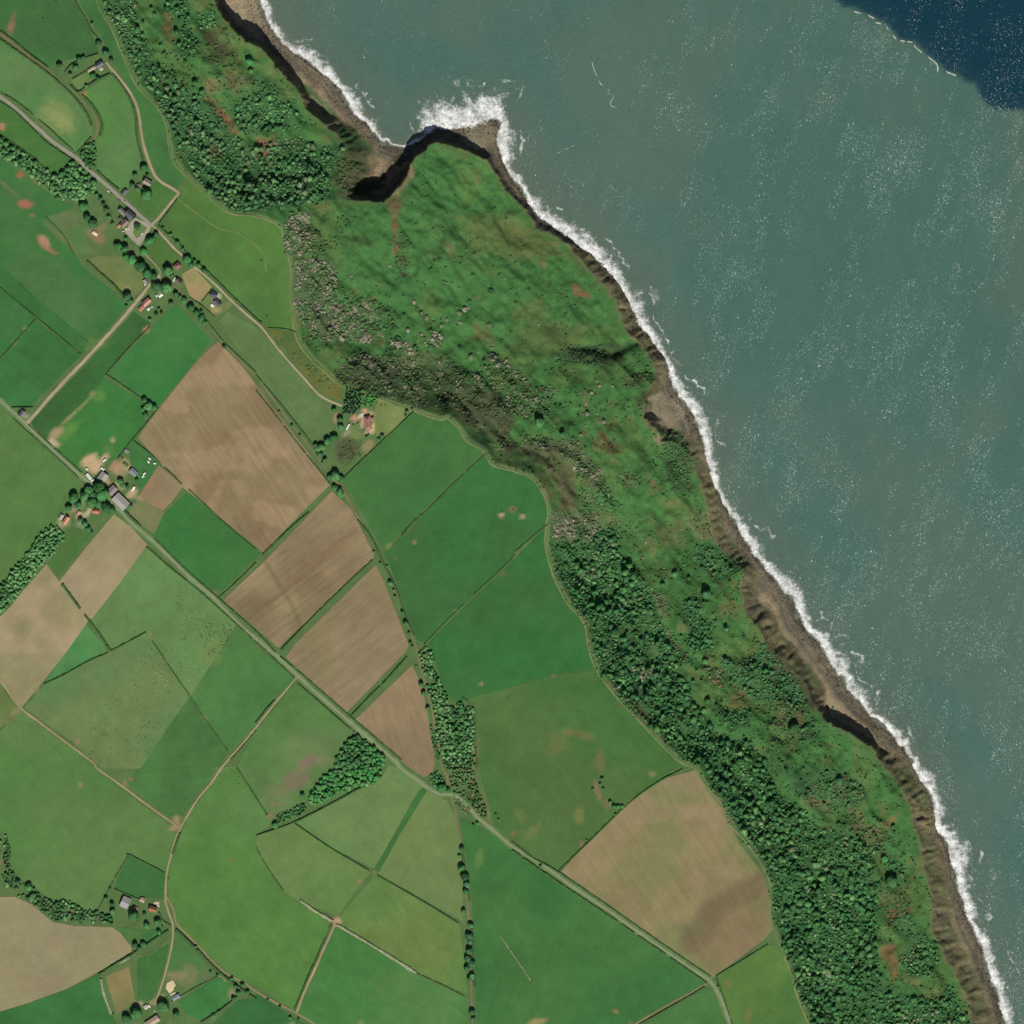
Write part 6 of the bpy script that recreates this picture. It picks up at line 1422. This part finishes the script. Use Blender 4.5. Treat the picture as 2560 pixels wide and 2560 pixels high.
# ---------------------------------------------------------------- scrub and bushes on the undercliff
SCRUB = [
 ('@11 285 0,600 60,610 200,640 330,780 380,900 480,1000 620,780 650,420 640,320 420,290 200', 3.0, (1.0, 2.4), [HAW, HAW2, HAW3, (84,112,72), (92,120,78), HAW2], .25, 'pale blossoming thorn scrub below the big meadow'),
 ('@11 640 230,820 310,1000 400,1060 560,940 560,760 440,640 340', 3.6, (1.6, 2.8), [(74,112,70), (84,122,76), HAW2, (70,104,64)], .3, 'green and pale scrub on the slip below the pale thorns'),
 ('@11 560 880,750 700,1000 760,1200 750,1480 800,1760 960,1760 1080,1500 1000,1440 1190,1200 1150,900 1060,640 950', 3.0, (.9, 2.0), [(84,88,64), (70,84,58), HAW3, (62,74,52), HAW2], .35, 'dark thorn scrub on the steep slope behind the clifftop house'),
 ('@11 1480 1000,1932 1120,1932 1560,1780 1420,1560 1290', 3.0, (.8, 1.7), [(96,92,70), HAW3, (78,90,62)], .5, 'thin grey scrub on the bare upper slope'),
 ('@11 1240 560,1400 560,1420 680,1300 690', 3.0, (1.4, 2.6), [HAW, HAW2], .2, 'pale thorn thicket in the middle of the grassy slip'),
 ('@11 980 640,1230 640,1230 740,1000 730', 3.4, (1.2, 2.4), [HAW, HAW2, (84,112,70)], .3, 'short band of pale thorns on the grassy slip'),
 ('@11 1640 720,1820 720,1932 780,1932 850,1700 820', 3.4, (1.2, 2.4), [HAW, HAW2, HAW3], .3, 'pale thorn patch towards the undercliff meadow'),
 ('@11 1720 840,1932 820 @21 120 960,360 1000,340 1070,260 1240,120 1240,0 1180 @11 1850 1050', 3.2, (1.0, 2.0), [HAW, HAW2, HAW3, (78,110,66)], .4, 'pale thorn scrub above the undercliff meadow'),
 ('@21 60 1380,430 1380,650 1600,720 1750,640 1800,500 1640,300 1460,80 1440', 2.8, (.9, 1.9), [HAW, HAW2, HAW3, (84,112,70)], .3, 'pale scrub fringe at the foot of the curving bare slope'),
 ('@21 500 1760,700 1760,830 1900,760 1932,520 1932', 3.2, (1.2, 2.4), [G_MID, G_DARK, HAW3], .3, 'green scrub at the head of the southern wood'),
 ('@21 820 1640,960 1620,980 1740,860 1760', 3.2, (1.0, 1.8), [(92,88,66), HAW3], .35, 'brown scrub patch on the meadow beside the clay scar'),
 ('@22 310 0,640 0,700 140,640 230,430 230,300 190', 3.0, (1.0, 2.2), [HAW3, HAW2, HAW, (74,104,66)], .3, 'grey thorn scrub at the top of the southern wood'),
 ('@22 740 0,830 60,840 200,780 260,720 160', 3.4, (1.2, 2.4), [G_MID, HAW3, G_DARK], .35, 'mixed scrub on the seaward fringe of the southern wood'),
 ('@22 620 1080,760 1040,960 1080,1080 1180,1000 1290,860 1240,700 1170', 3.4, (1.2, 2.2), [HAW, HAW3, HAW2, G_MID], .45, 'pale thorns flecking the middle of the southern wood'),
 ('@22 280 320,440 700,560 830,600 1040,660 1190,800 1370,960 1530,1060 1590,1000 1600,780 1390,640 1200,580 1060,540 850,420 700,300 480', 3.0, (.7, 1.5), [(112,110,84), HAW3, (120,96,66), (92,104,66)], .35, 'brown and grey scrub along the clifftop edge of the southern wood'),
 ('@23 1420 30,1480 90,1560 240,1640 340,1700 480,1830 600,1932 760,1900 760,1760 560,1620 400,1580 280,1440 110', 3.0, (.8, 1.7), [(112,110,84), HAW3, HAW2, (84,104,66)], .45, 'pale scrub edging the wood beside the stubble field'),
 ('@22 1080 580,1190 640,1200 830,1250 1000,1400 1180,1340 1200,1200 1040,1120 860', 3.2, (.9, 1.7), [HAW3, HAW2, (112,84,64), (84,112,68)], .45, 'brown thorn scrub along the upper glade'),
 ('@22 1460 1180,1600 1180,1640 1280,1560 1330,1480 1270', 3.2, (1.0, 2.0), [HAW3, HAW2, (150,108,72)], .3, 'rust-tinted scrub beside the glade'),
 ('@22 1680 1150,1840 1180,1800 1330,1700 1300', 3.2, (1.0, 1.9), [HAW3, HAW2, (78,106,70)], .4, 'pale scrub behind the clay slopes'),
 ('@32 0 1430,180 1500,300 1620,220 1760,0 1760', 3.4, (.9, 1.9), [(78,106,62), (112,100,68), HAW3], .5, 'low scrub on the lower southern slip'),
 ('@33 300 60,700 180,900 420,860 640,640 520,420 440,300 300', 3.6, (.9, 2.0), [(84,106,66), (112,104,72), HAW3, (74,104,62)], .55, 'scattered scrub on the southern undercliff above the wood'),
 ('@33 800 880,1000 920,1040 1040,1060 1180,920 1180,860 1000', 3.4, (.9, 1.8), [HAW3, (84,112,70), (120,100,70)], .5, 'scrub round the brown clearing of the southern undercliff'),
 ('@10 220 1600,400 1590,460 1700,540 1932,220 1932', 3.0, (1.0, 2.2), [HAW, HAW2, (84,112,70), HAW3], .3, 'pale thorn scrub at the neck of the headland'),
 ('@10 560 1260,640 1180,700 1120,800 1160,760 1400,700 1520,600 1480', 3.4, (.9, 2.0), [(92,96,66), (70,92,58), (116,96,72)], .45, 'dark heathery scrub on the western rim of the bay'),
 ('@10 1040 1760,1120 1800,1160 1932,1040 1932 @11 1060 0,1160 30,1160 170,1080 160', 3.2, (.9, 1.7), [(96,84,64), HAW2, (84,104,66)], .35, 'brown scrub in the gully across the headland'),
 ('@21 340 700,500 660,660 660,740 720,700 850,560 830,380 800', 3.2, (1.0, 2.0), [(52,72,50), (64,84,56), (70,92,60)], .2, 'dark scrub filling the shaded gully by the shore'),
 ('@21 1120 1330,1300 1310,1340 1480,1370 1640,1260 1760,1180 1660,1160 1500', 3.4, (1.0, 2.0), [(66,100,64), (74,110,68), (84,92,64)], .3, 'green scrub on the broken ground behind the middle beach'),
 ('@21 820 760,1000 700,1080 840,1060 960,860 1000,780 880', 3.6, (.8, 1.6), [(84,108,66), (96,104,70)], .5, 'low scrub on the slope north of the clay scar'),
 ('@11 100 600,300 620,400 780,560 900,640 960,640 1070,520 1050,420 950,300 780', 3.6, (.8, 1.6), [(112,110,56), (92,104,58), HAW3, (84,108,64)], .5, 'yellowish gorse in the rough corner by the cliff path'),
 ('@11 620 1400,780 1380,800 1520,680 1600,620 1520', 3.0, (.6, 1.3), [(70,76,54), (84,92,60), (78,104,64)], .4, 'low dark shrubs in the clifftop house\'s wild garden'),
 ('@12 1310 1370,1440 1420,1480 1480,1330 1500', 3.2, (1.0, 1.8), [(88,96,66), (72,100,62)], .3, 'olive scrub gap in the railway wood'),
 ('@12 1380 1660,1480 1640,1560 1800,1560 1932,1420 1932', 3.2, (1.0, 1.9), [(104,100,76), HAW3, (92,84,66), G_MID], .3, 'grey-brown thorns along the railway path in the wood'),
 ('@13 1560 90,1700 190,1740 340,1690 330,1600 220', 3.0, (1.0, 1.8), [(128,96,68), (104,104,66), HAW3], .3, 'rusty thorns on the east side of the bridge wedge'),
 ('@13 1490 220,1560 260,1650 420,1560 370,1500 300', 3.0, (.9, 1.8), [HAW3, (112,100,68), G_MID], .3, 'mixed scrub south of the bridge bend'),
 ('@03 380 1100,620 1080,820 1120,820 1170,560 1160,400 1150', 3.0, (.8, 1.8), [(84,88,64), (72,96,62), (104,92,72)], .3, 'dull thorn scrub along the stream'),
 ('@00 700 1420,760 1480,860 1620,860 1700,780 1620,700 1520', 3.2, (.7, 1.4), [(84,118,70), (112,130,90), (70,104,60)], .4, 'garden shrubs in the strips behind the inn'),
]
for k, (s, sp, (r0, r1), pal, thin, lb) in enumerate(SCRUB):
    pts = fill(P(s), sp * .92, jit=1.3, seed=120 + k, thin=thin - .06, rag=34)
    if not len(pts): continue
    rr = RNG.uniform(.0, 1, len(pts)) ** 1.7 * (r1 * 1.6 - r0 * .75) + r0 * .75
    rr = rr * (.7 + .6 * vnoise(pts[:, 0], pts[:, 1], 14, 300 + k))
    V, F, C = scatter_mesh(BUSH_LO, pts, rr, palette(len(pts), sorted(list(pal) + [(70,98,60), (82,106,66)], key=lambda c: c[0]), 140 + k, pts, .16, 15, .78), RNG.uniform(.5, 1.2, len(pts)), .2)
    link('scrub', mesh_np('scrub', V, F, MAT_LEAF, C), kind='stuff', label=lb, cat='scrub')

BUSHES = [
 ('11', '720 150 14 p,1110 298 10 d,1195 285 6 d,1320 95 14 d,1350 92 6 d,1415 190 16 d,1440 200 14 p,1630 145 16 d,1775 260 20 d,1845 130 10 d,1880 165 10 p,1715 185 6 d,1010 70 12 p', 'small thorn bush on the open grass of the headland', 'bushes on the headland grass'),
 ('11', '1250 430 18 p,1285 470 20 p,1190 350 18 p,1145 560 22 p,1440 480 18 p,1400 525 16 p,1530 430 22 p,1570 400 22 p,1610 340 18 d,1600 390 14 p,1540 500 16 p,1760 520 18 p,1340 500 20 d', 'thorn bush in the straggling line down the grassy slip', 'bushes in the line down the slip'),
 ('11', '1535 690 14 d,1620 760 20 p,1780 690 14 p,1840 810 14 p,1750 880 12 p,1450 780 12 d,1340 690 14 d,1080 630 22 d,1200 690 26 d', 'bush scattered above the undercliff meadow', 'bushes above the undercliff meadow'),
 ('21', '30 350 14 d,120 230 6 d,70 215 6 d,200 515 10 p,600 1030 16 p,560 1115 12 p,570 1190 20 p,640 1190 14 p,690 1250 18 p,560 1280 12 p,410 1110 14 d,660 980 12 p,760 980 12 p,600 1090 12 d,540 1190 12 p,520 1350 16 p,500 1410 14 p', 'thorn bush dotting the middle undercliff meadow', 'bushes on the middle meadow'),
 ('21', '700 960 12 d,760 940 12 d,720 1100 8 d,780 1150 8 d,830 1160 8 d,870 1200 8 d,770 1390 10 d,640 940 14 p,210 1745 12 d,965 1890 8 d,700 1680 10 d,880 1640 12 d', 'dark low bush near the clay scar', 'bushes near the clay scar'),
 ('22', '990 75 14 d,980 100 10 d,920 75 6 d,800 130 14 d,840 160 12 d,1010 230 16 p,1040 190 14 p,990 345 14 p,1160 320 12 d,1205 295 8 d,1090 350 8 d,870 230 8 d,930 290 8 d,1090 490 10 d,1300 400 12 d,1260 430 8 d,1150 425 10 p,1215 445 8 d', 'small dark bush on the narrow undercliff meadow', 'bushes on the narrow meadow'),
 ('22', '1530 770 10 d,1610 770 10 d,1510 855 8 d,1640 915 8 d,1590 850 8 d,1300 1110 10 d,1330 1110 8 d,1265 1080 8 d,1360 1160 10 d,1340 1140 8 d,1690 1430 8 d,1720 1390 8 d,1780 1440 8 d,1540 1510 8 d,1410 1320 8 d,1260 1300 12 d,1560 1400 8 d,1640 1690 8 d', 'small dark bush in the long glade or beside it', 'bushes in the glade'),
 ('33', '220 320 8 d,300 230 8 d,650 160 16 d,690 190 12 d,1160 840 14 d,1120 840 14 d,1040 740 6 d,820 160 8 d,730 760 10 d,480 450 8 d,1150 1380 12 d,870 570 12 d,1000 1210 16 d,1070 1160 12 d', 'dark bush on the southern undercliff meadow', 'bushes on the southern meadow'),
 ('32', '50 1580 16 d,20 1810 18 d,90 1880 18 d,300 1610 12 d,440 1810 10 d,460 1480 10 d,500 1480 10 d,330 1560 8 d,150 1480 16 d,70 1500 16 d', 'dark bush near the dark cliff step', 'bushes near the cliff step'),
 ('11', '480 945 14 d,735 1275 7 d,40 35 10 d,75 140 7 d,80 450 10 d,430 840 6 p,300 760 6 p', 'stray bush in the meadow or rough corner by the cliff path', 'stray bushes by the cliff path'),
 ('21', '-80 1930 9 d,-62 1932 7 d,8 1912 8 d,78 1936 9 d,88 1942 6 d', 'small dark thorn by the bare feeding spots in the clifftop pasture', 'thorns at the clifftop feeding spots'),
 ('23', '640 215 6 d,20 635 10 p,10 600 8 p', 'stray bush at the edge of the olive pasture', 'stray bushes at the olive pasture'),
 ('00', '290 115 5 d,325 140 8 d,425 8 10 d,1830 1770 8 d,430 1110 8 d,205 1215 10 p', 'stray bush in the northern fields', 'stray bushes in the northern fields'),
 ('02', '660 1128 8 d,475 545 12 d', 'dark bush standing in the hedge by the tan fields', 'bushes by the tan fields'),
 ('03', '430 1150 14 d,610 1170 12 d,1690 240 6 d,1270 830 7 d', 'bush by the lower-left farm', 'bushes by the lower-left farm'),
]
bush_me = {}
for sh, lst, lb, grp in BUSHES:
    for tr in lst.split(','):
        a, b_, r, t = tr.split()
        p = P('@%s %s %s' % (sh, a, b_))[0]
        k = random.randrange(6); col = random.choice([HAW2, HAW2, HAW3]) if t == 'p' else random.choice([G_DARK, (58, 92, 56), (66, 104, 62)])
        if (k, col) not in bush_me:
            bush_me[(k, col)] = mesh_np('bush', *BUSH[k], leaf_mat('bush_leaves', False, [float(v) for v in lin(col)]))
        o = link('bush', bush_me[(k, col)], label=lb, cat='bush', group=grp, loc=(float(wx(p[0])), float(wy(p[1])), float(H(*p)) - .15))
        s_ = float(r) / 3.01875 * MPP
        o.scale = (s_ * random.uniform(.75, 1.3), s_ * random.uniform(.75, 1.3), s_ * random.uniform(.6, 1.0)); o.rotation_euler = (0, 0, random.uniform(0, 6.28))

# bracken, bramble and thorn dotted over all the slipped ground
gp = np.stack([RNG.uniform(230, 2450, 150000), RNG.uniform(-60, 2620, 150000)], -1)
gp = gp[~inside(gp[:, 0], gp[:, 1], POLY_A) & inside(gp[:, 0], gp[:, 1], POLY_B)]
gp = gp[RNG.random(len(gp)) > .78 * sstep(820, 900, gp[:, 0]) * sstep(1000, 860, gp[:, 1])]
gn = fbm(gp[:, 0], gp[:, 1], 60, 331, 4); gs = fbm(gp[:, 0], gp[:, 1], 14, 332, 2)
gp = gp[(gn * .6 + gs * .4 + .22 * (RNG.random(len(gp)) - .5) > .55 - .06 * sstep(900, 1500, gp[:, 1]))][:26000]
V, F, C = scatter_mesh(TUFT, gp, .45 + 2.3 * RNG.random(len(gp)) ** 2.5, palette(len(gp), [(58,88,50), (70,100,58), (52,78,46), (88,96,60), (84,108,64), (66,94,54)], 17, gp, .25), RNG.uniform(.7, 1.3, len(gp)), .15)
link('bracken_and_bramble', mesh_np('bracken_and_bramble', V, F, MAT_LEAF, C), kind='stuff', label='low bracken and bramble dotted over the slipped undercliff', cat='scrub')

# rush tufts in the grazed fields, and the few sheep among them
def tufts(clusters, seed):
    rg = np.random.default_rng(seed); out = []
    for (s, n) in clusters:
        pl = P(s); lo, hi = pl.min(0), pl.max(0); c = 0
        while c < n:
            q = rg.uniform(lo, hi, (400, 2)); q = q[inside(q[:, 0], q[:, 1], pl)]
            q = q[vnoise(q[:, 0], q[:, 1], 15, seed) + .2 * rg.random(len(q)) > .5]
            out.append(q[:n - c]); c += len(out[-1])
    return np.vstack(out)
tp = tufts([('@02 1560 740,1760 860,1700 1060,1560 1080,1500 920', 190), ('@02 1330 600,1520 600,1560 760,1440 1060,1340 1000', 70), ('@02 1060 1020,1280 1000,1560 1100,1480 1240,1240 1240,1040 1200', 100),
            ('@02 860 1280,1320 1240,1260 1420,1140 1700,960 1560,780 1520', 90), ('@02 640 1600,1240 1560,1120 1860,860 1932,650 1860', 120)], 33)
rr = RNG.uniform(.55, 1.0, len(tp))
V, F, C = scatter_mesh(TUFT, tp, rr, palette(len(tp), [(44,66,38), (58,78,44)], 7), np.full(len(tp), 1.3), .1)
link('rush_tufts', mesh_np('rush_tufts', V, F, MAT_LEAF, C), kind='stuff', label='dark rush tufts speckling the grazed pasture', cat='rushes')
WOOL = flat_mat('wool', (226, 222, 208), .95, .1); FACE_M = flat_mat('sheep_face', (70, 64, 58), .9, .1)
def sheep_meshes():
    V, F = ICO[2]; V = V.copy()
    body = V * np.array([.62, .32, .34]); body[:, 2] += .62; body[:, 2] -= .08 * np.clip(body[:, 0], 0, 1)
    head = V * np.array([.19, .11, .13]) + np.array([.72, 0, .74])
    nv = len(V)
    me1 = mesh_np('body', np.vstack([body]), F, WOOL, smooth=True)
    bm = bmesh.new()
    for sx_, sy_ in ((.36, .17), (.36, -.17), (-.38, .17), (-.38, -.17)): add_box(bm, (sx_, sy_, .19), (.09, .09, .5))
    me2 = bpy.data.meshes.new('legs'); bm.to_mesh(me2); bm.free(); me2.materials.append(FACE_M)
    me3 = mesh_np('head', head, F, FACE_M, smooth=True)
    return me1, me2, me3
SH = sheep_meshes()
sp_ = np.vstack([P('@02 1620 920,1640 940,1650 975,1600 960,1400 1160,1395 1185,1180 1210,1200 1235,1225 1265,1260 1270,1160 1270,1250 1300,1175 1345,1180 1380,1300 935,1360 940,1650 895,1690 985,1530 1290,1470 690,705 1660,890 1800,830 1620,710 1560,920 1740,1210 1240')])
for p in sp_:
    o = link('sheep', None, label='white sheep grazing among the rush tufts', cat='sheep', group='sheep among the rush tufts', loc=(float(wx(p[0])), float(wy(p[1])), float(H(*p)) + .30))
    o.rotation_euler = (0, 0, random.uniform(0, 6.28)); o.scale = (1.25, 1.25, 1.25)
    for nm, me in zip(('body', 'leg', 'head'), SH): link(nm, me, o)

# ---------------------------------------------------------------- boulders on the shore
bx = []
L = smooth_line(LINE_C[2:-2], 2.0)
t = np.gradient(L, axis=0); t /= np.linalg.norm(t, axis=1)[:, None]; nr = np.stack([-t[:, 1], t[:, 0]], -1)
idx = RNG.integers(0, len(L), 7000)
off = RNG.normal(7, 12, 7000)
q = L[idx] + nr[idx] * off[:, None]
q = q[(H(q[:, 0], q[:, 1]) < -72) & (H(q[:, 0], q[:, 1]) > -87.2)]
rk = [(ICO[0][0] * (1 + .5 * (np.random.default_rng(k).random((12, 1)) - .5)) * np.array([1, .8, .6]), ICO[0][1]) for k in range(6)]
rr = RNG.uniform(.35, 1.6, len(q)) ** 1.3
MAT_ROCK = leaf_mat('wet_rock')
V, F, C = scatter_mesh([(a.astype(np.float32), b) for a, b in rk], q, rr, palette(len(q), [(72,66,56), (92,84,70), (60,56,48), (108,98,80)], 11), None, .1)
link('shore_boulders', mesh_np('shore_boulders', V, F, MAT_ROCK, C), kind='stuff', label='dark boulders strewn along the water\'s edge', cat='boulders')

# ---------------------------------------------------------------- white flecks standing in for sun glints, and foam lines on the sea
def glint_crest_flecks(n):
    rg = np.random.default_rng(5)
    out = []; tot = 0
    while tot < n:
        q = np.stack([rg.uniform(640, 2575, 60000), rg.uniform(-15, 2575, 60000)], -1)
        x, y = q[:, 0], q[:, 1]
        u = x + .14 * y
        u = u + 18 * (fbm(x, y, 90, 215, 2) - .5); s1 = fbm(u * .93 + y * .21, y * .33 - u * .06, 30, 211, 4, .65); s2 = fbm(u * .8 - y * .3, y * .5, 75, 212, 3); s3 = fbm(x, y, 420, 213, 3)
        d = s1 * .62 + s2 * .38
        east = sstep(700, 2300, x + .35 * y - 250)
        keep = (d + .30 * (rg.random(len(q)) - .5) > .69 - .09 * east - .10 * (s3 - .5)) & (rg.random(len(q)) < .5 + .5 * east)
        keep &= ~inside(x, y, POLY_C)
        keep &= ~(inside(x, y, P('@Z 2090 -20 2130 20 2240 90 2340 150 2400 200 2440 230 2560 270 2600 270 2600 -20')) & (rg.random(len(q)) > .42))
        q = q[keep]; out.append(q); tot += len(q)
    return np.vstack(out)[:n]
wc = glint_crest_flecks(32000)  # sun glints on the waves painted as white flecks, among some wave crests
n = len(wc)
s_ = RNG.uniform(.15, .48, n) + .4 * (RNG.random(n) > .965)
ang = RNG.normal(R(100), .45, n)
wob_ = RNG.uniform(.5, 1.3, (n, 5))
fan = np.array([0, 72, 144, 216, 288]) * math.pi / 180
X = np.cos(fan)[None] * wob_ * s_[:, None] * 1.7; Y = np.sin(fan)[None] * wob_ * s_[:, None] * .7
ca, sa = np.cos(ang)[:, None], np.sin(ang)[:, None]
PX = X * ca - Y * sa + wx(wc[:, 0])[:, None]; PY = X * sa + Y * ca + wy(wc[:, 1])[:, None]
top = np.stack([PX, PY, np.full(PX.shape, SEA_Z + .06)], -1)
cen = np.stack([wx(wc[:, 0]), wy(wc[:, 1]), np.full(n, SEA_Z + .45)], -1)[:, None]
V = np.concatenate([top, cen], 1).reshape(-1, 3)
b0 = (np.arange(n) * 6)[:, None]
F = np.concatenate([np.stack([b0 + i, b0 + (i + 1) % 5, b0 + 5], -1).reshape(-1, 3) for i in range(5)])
MAT_FLECK = flat_mat('glint_and_crest_white', (216, 222, 214), 1.0, .05)
link('glint_crest_flecks', mesh_np('glint_crest_flecks', V, F, MAT_FLECK), kind='stuff', label='small white flecks for sun glints and wave crests scattered over the open sea', cat='glint_crest_flecks')
def foam_line(s, w, label, seed):
    L = smooth_line(P(s), 1.6); t = np.gradient(L, axis=0); t /= np.linalg.norm(t, axis=1)[:, None] + 1e-9; nr = np.stack([-t[:, 1], t[:, 0]], -1)
    n = len(L); ar = np.arange(n) * 1.6
    L = L + nr * (4 * (fbm(ar, ar * 0, 18, seed, 3) - .5))[:, None]
    hw = w * sstep(.30, .55, vnoise(ar, ar * 0 + 5, 9, seed + 3)) * (.5 + vnoise(ar, ar * 0 + 9, 5, seed + 4)) / MPP / 2 + .12
    a = L + nr * hw[:, None]; b = L - nr * (hw * .8)[:, None]
    zz = np.full(n, SEA_Z + .12)
    V = np.concatenate([np.stack([wx(a[:, 0]), wy(a[:, 1]), zz], -1), np.stack([wx(L[:, 0]), wy(L[:, 1]), zz + .3], -1), np.stack([wx(b[:, 0]), wy(b[:, 1]), zz], -1)])
    i = np.arange(n - 1)
    F = np.concatenate([np.stack([i, i + 1, i + n + 1, i + n], -1), np.stack([i + n, i + n + 1, i + 2 * n + 1, i + 2 * n], -1)])
    q = V[F[1]]
    if np.cross(q[1] - q[0], q[2] - q[0])[2] < 0: F = F[:, ::-1]
    link('foam_line', mesh_np('foam_line', V, F, MAT_CAP2), label=label, cat='foam')
MAT_CAP2 = flat_mat('foam_streak', (176, 178, 166), 1.0, .2)
foam_line('@30 655 72,700 82,745 92,810 128', 2.2, 'foam streak at the north-western tip of the dark blue water', 601)
foam_line('@30 815 155,860 165,905 195,980 280', 2.0, 'foam streak second along the edge of the dark blue water', 603)
foam_line('@30 1010 295,1050 300,1100 312,1135 352,1210 412,1285 470,1295 530', 2.2, 'longest foam streak on the edge of the dark blue water', 605)
foam_line('@30 1345 522,1380 540,1430 558', 2.2, 'short foam streak at the eastern bulge of the dark blue water edge', 607)
foam_line('@20 605 460,625 520,650 580,690 640,740 672', 1.2, 'thin foam streak offshore of the headland', 609)
foam_line('@20 725 690,765 720,745 760,755 790,795 800', 1.0, 'curled end of the offshore foam streak', 611)
foam_line('@20 340 1150,400 1120,470 1085', 1.0, 'faint foam smear just off the headland beach', 613)
foam_line('@33 1815 1320,1830 1420,1880 1510,1915 1580', 1.4, 'faint foam streak off the southern beach', 617)

# ---------------------------------------------------------------- tell look-alikes apart by their place in the row
ORD = ['first', 'second', 'third', 'fourth', 'fifth', 'sixth', 'seventh', 'eighth', 'ninth', 'tenth', 'eleventh', 'twelfth', 'thirteenth', 'fourteenth', 'fifteenth', 'sixteenth', 'seventeenth', 'eighteenth']
fam = {}
for o in COL.objects:
    if o.parent is None and o.get('group') and o.get('label'): fam.setdefault((o['group'], o['label']), []).append(o)
for (g_, lb), os_ in fam.items():
    if not 2 <= len(os_) <= 18 or len(lb.split()) > 13: continue
    xs = [o.location.x for o in os_]; ys = [o.location.y for o in os_]
    if max(ys) - min(ys) >= max(xs) - min(xs): os_.sort(key=lambda o: -o.location.y); way = 'north'
    else: os_.sort(key=lambda o: o.location.x); way = 'west'
    for i, o in enumerate(os_):
        o['label'] = '%s, %s from %s' % (lb, ORD[i], way)
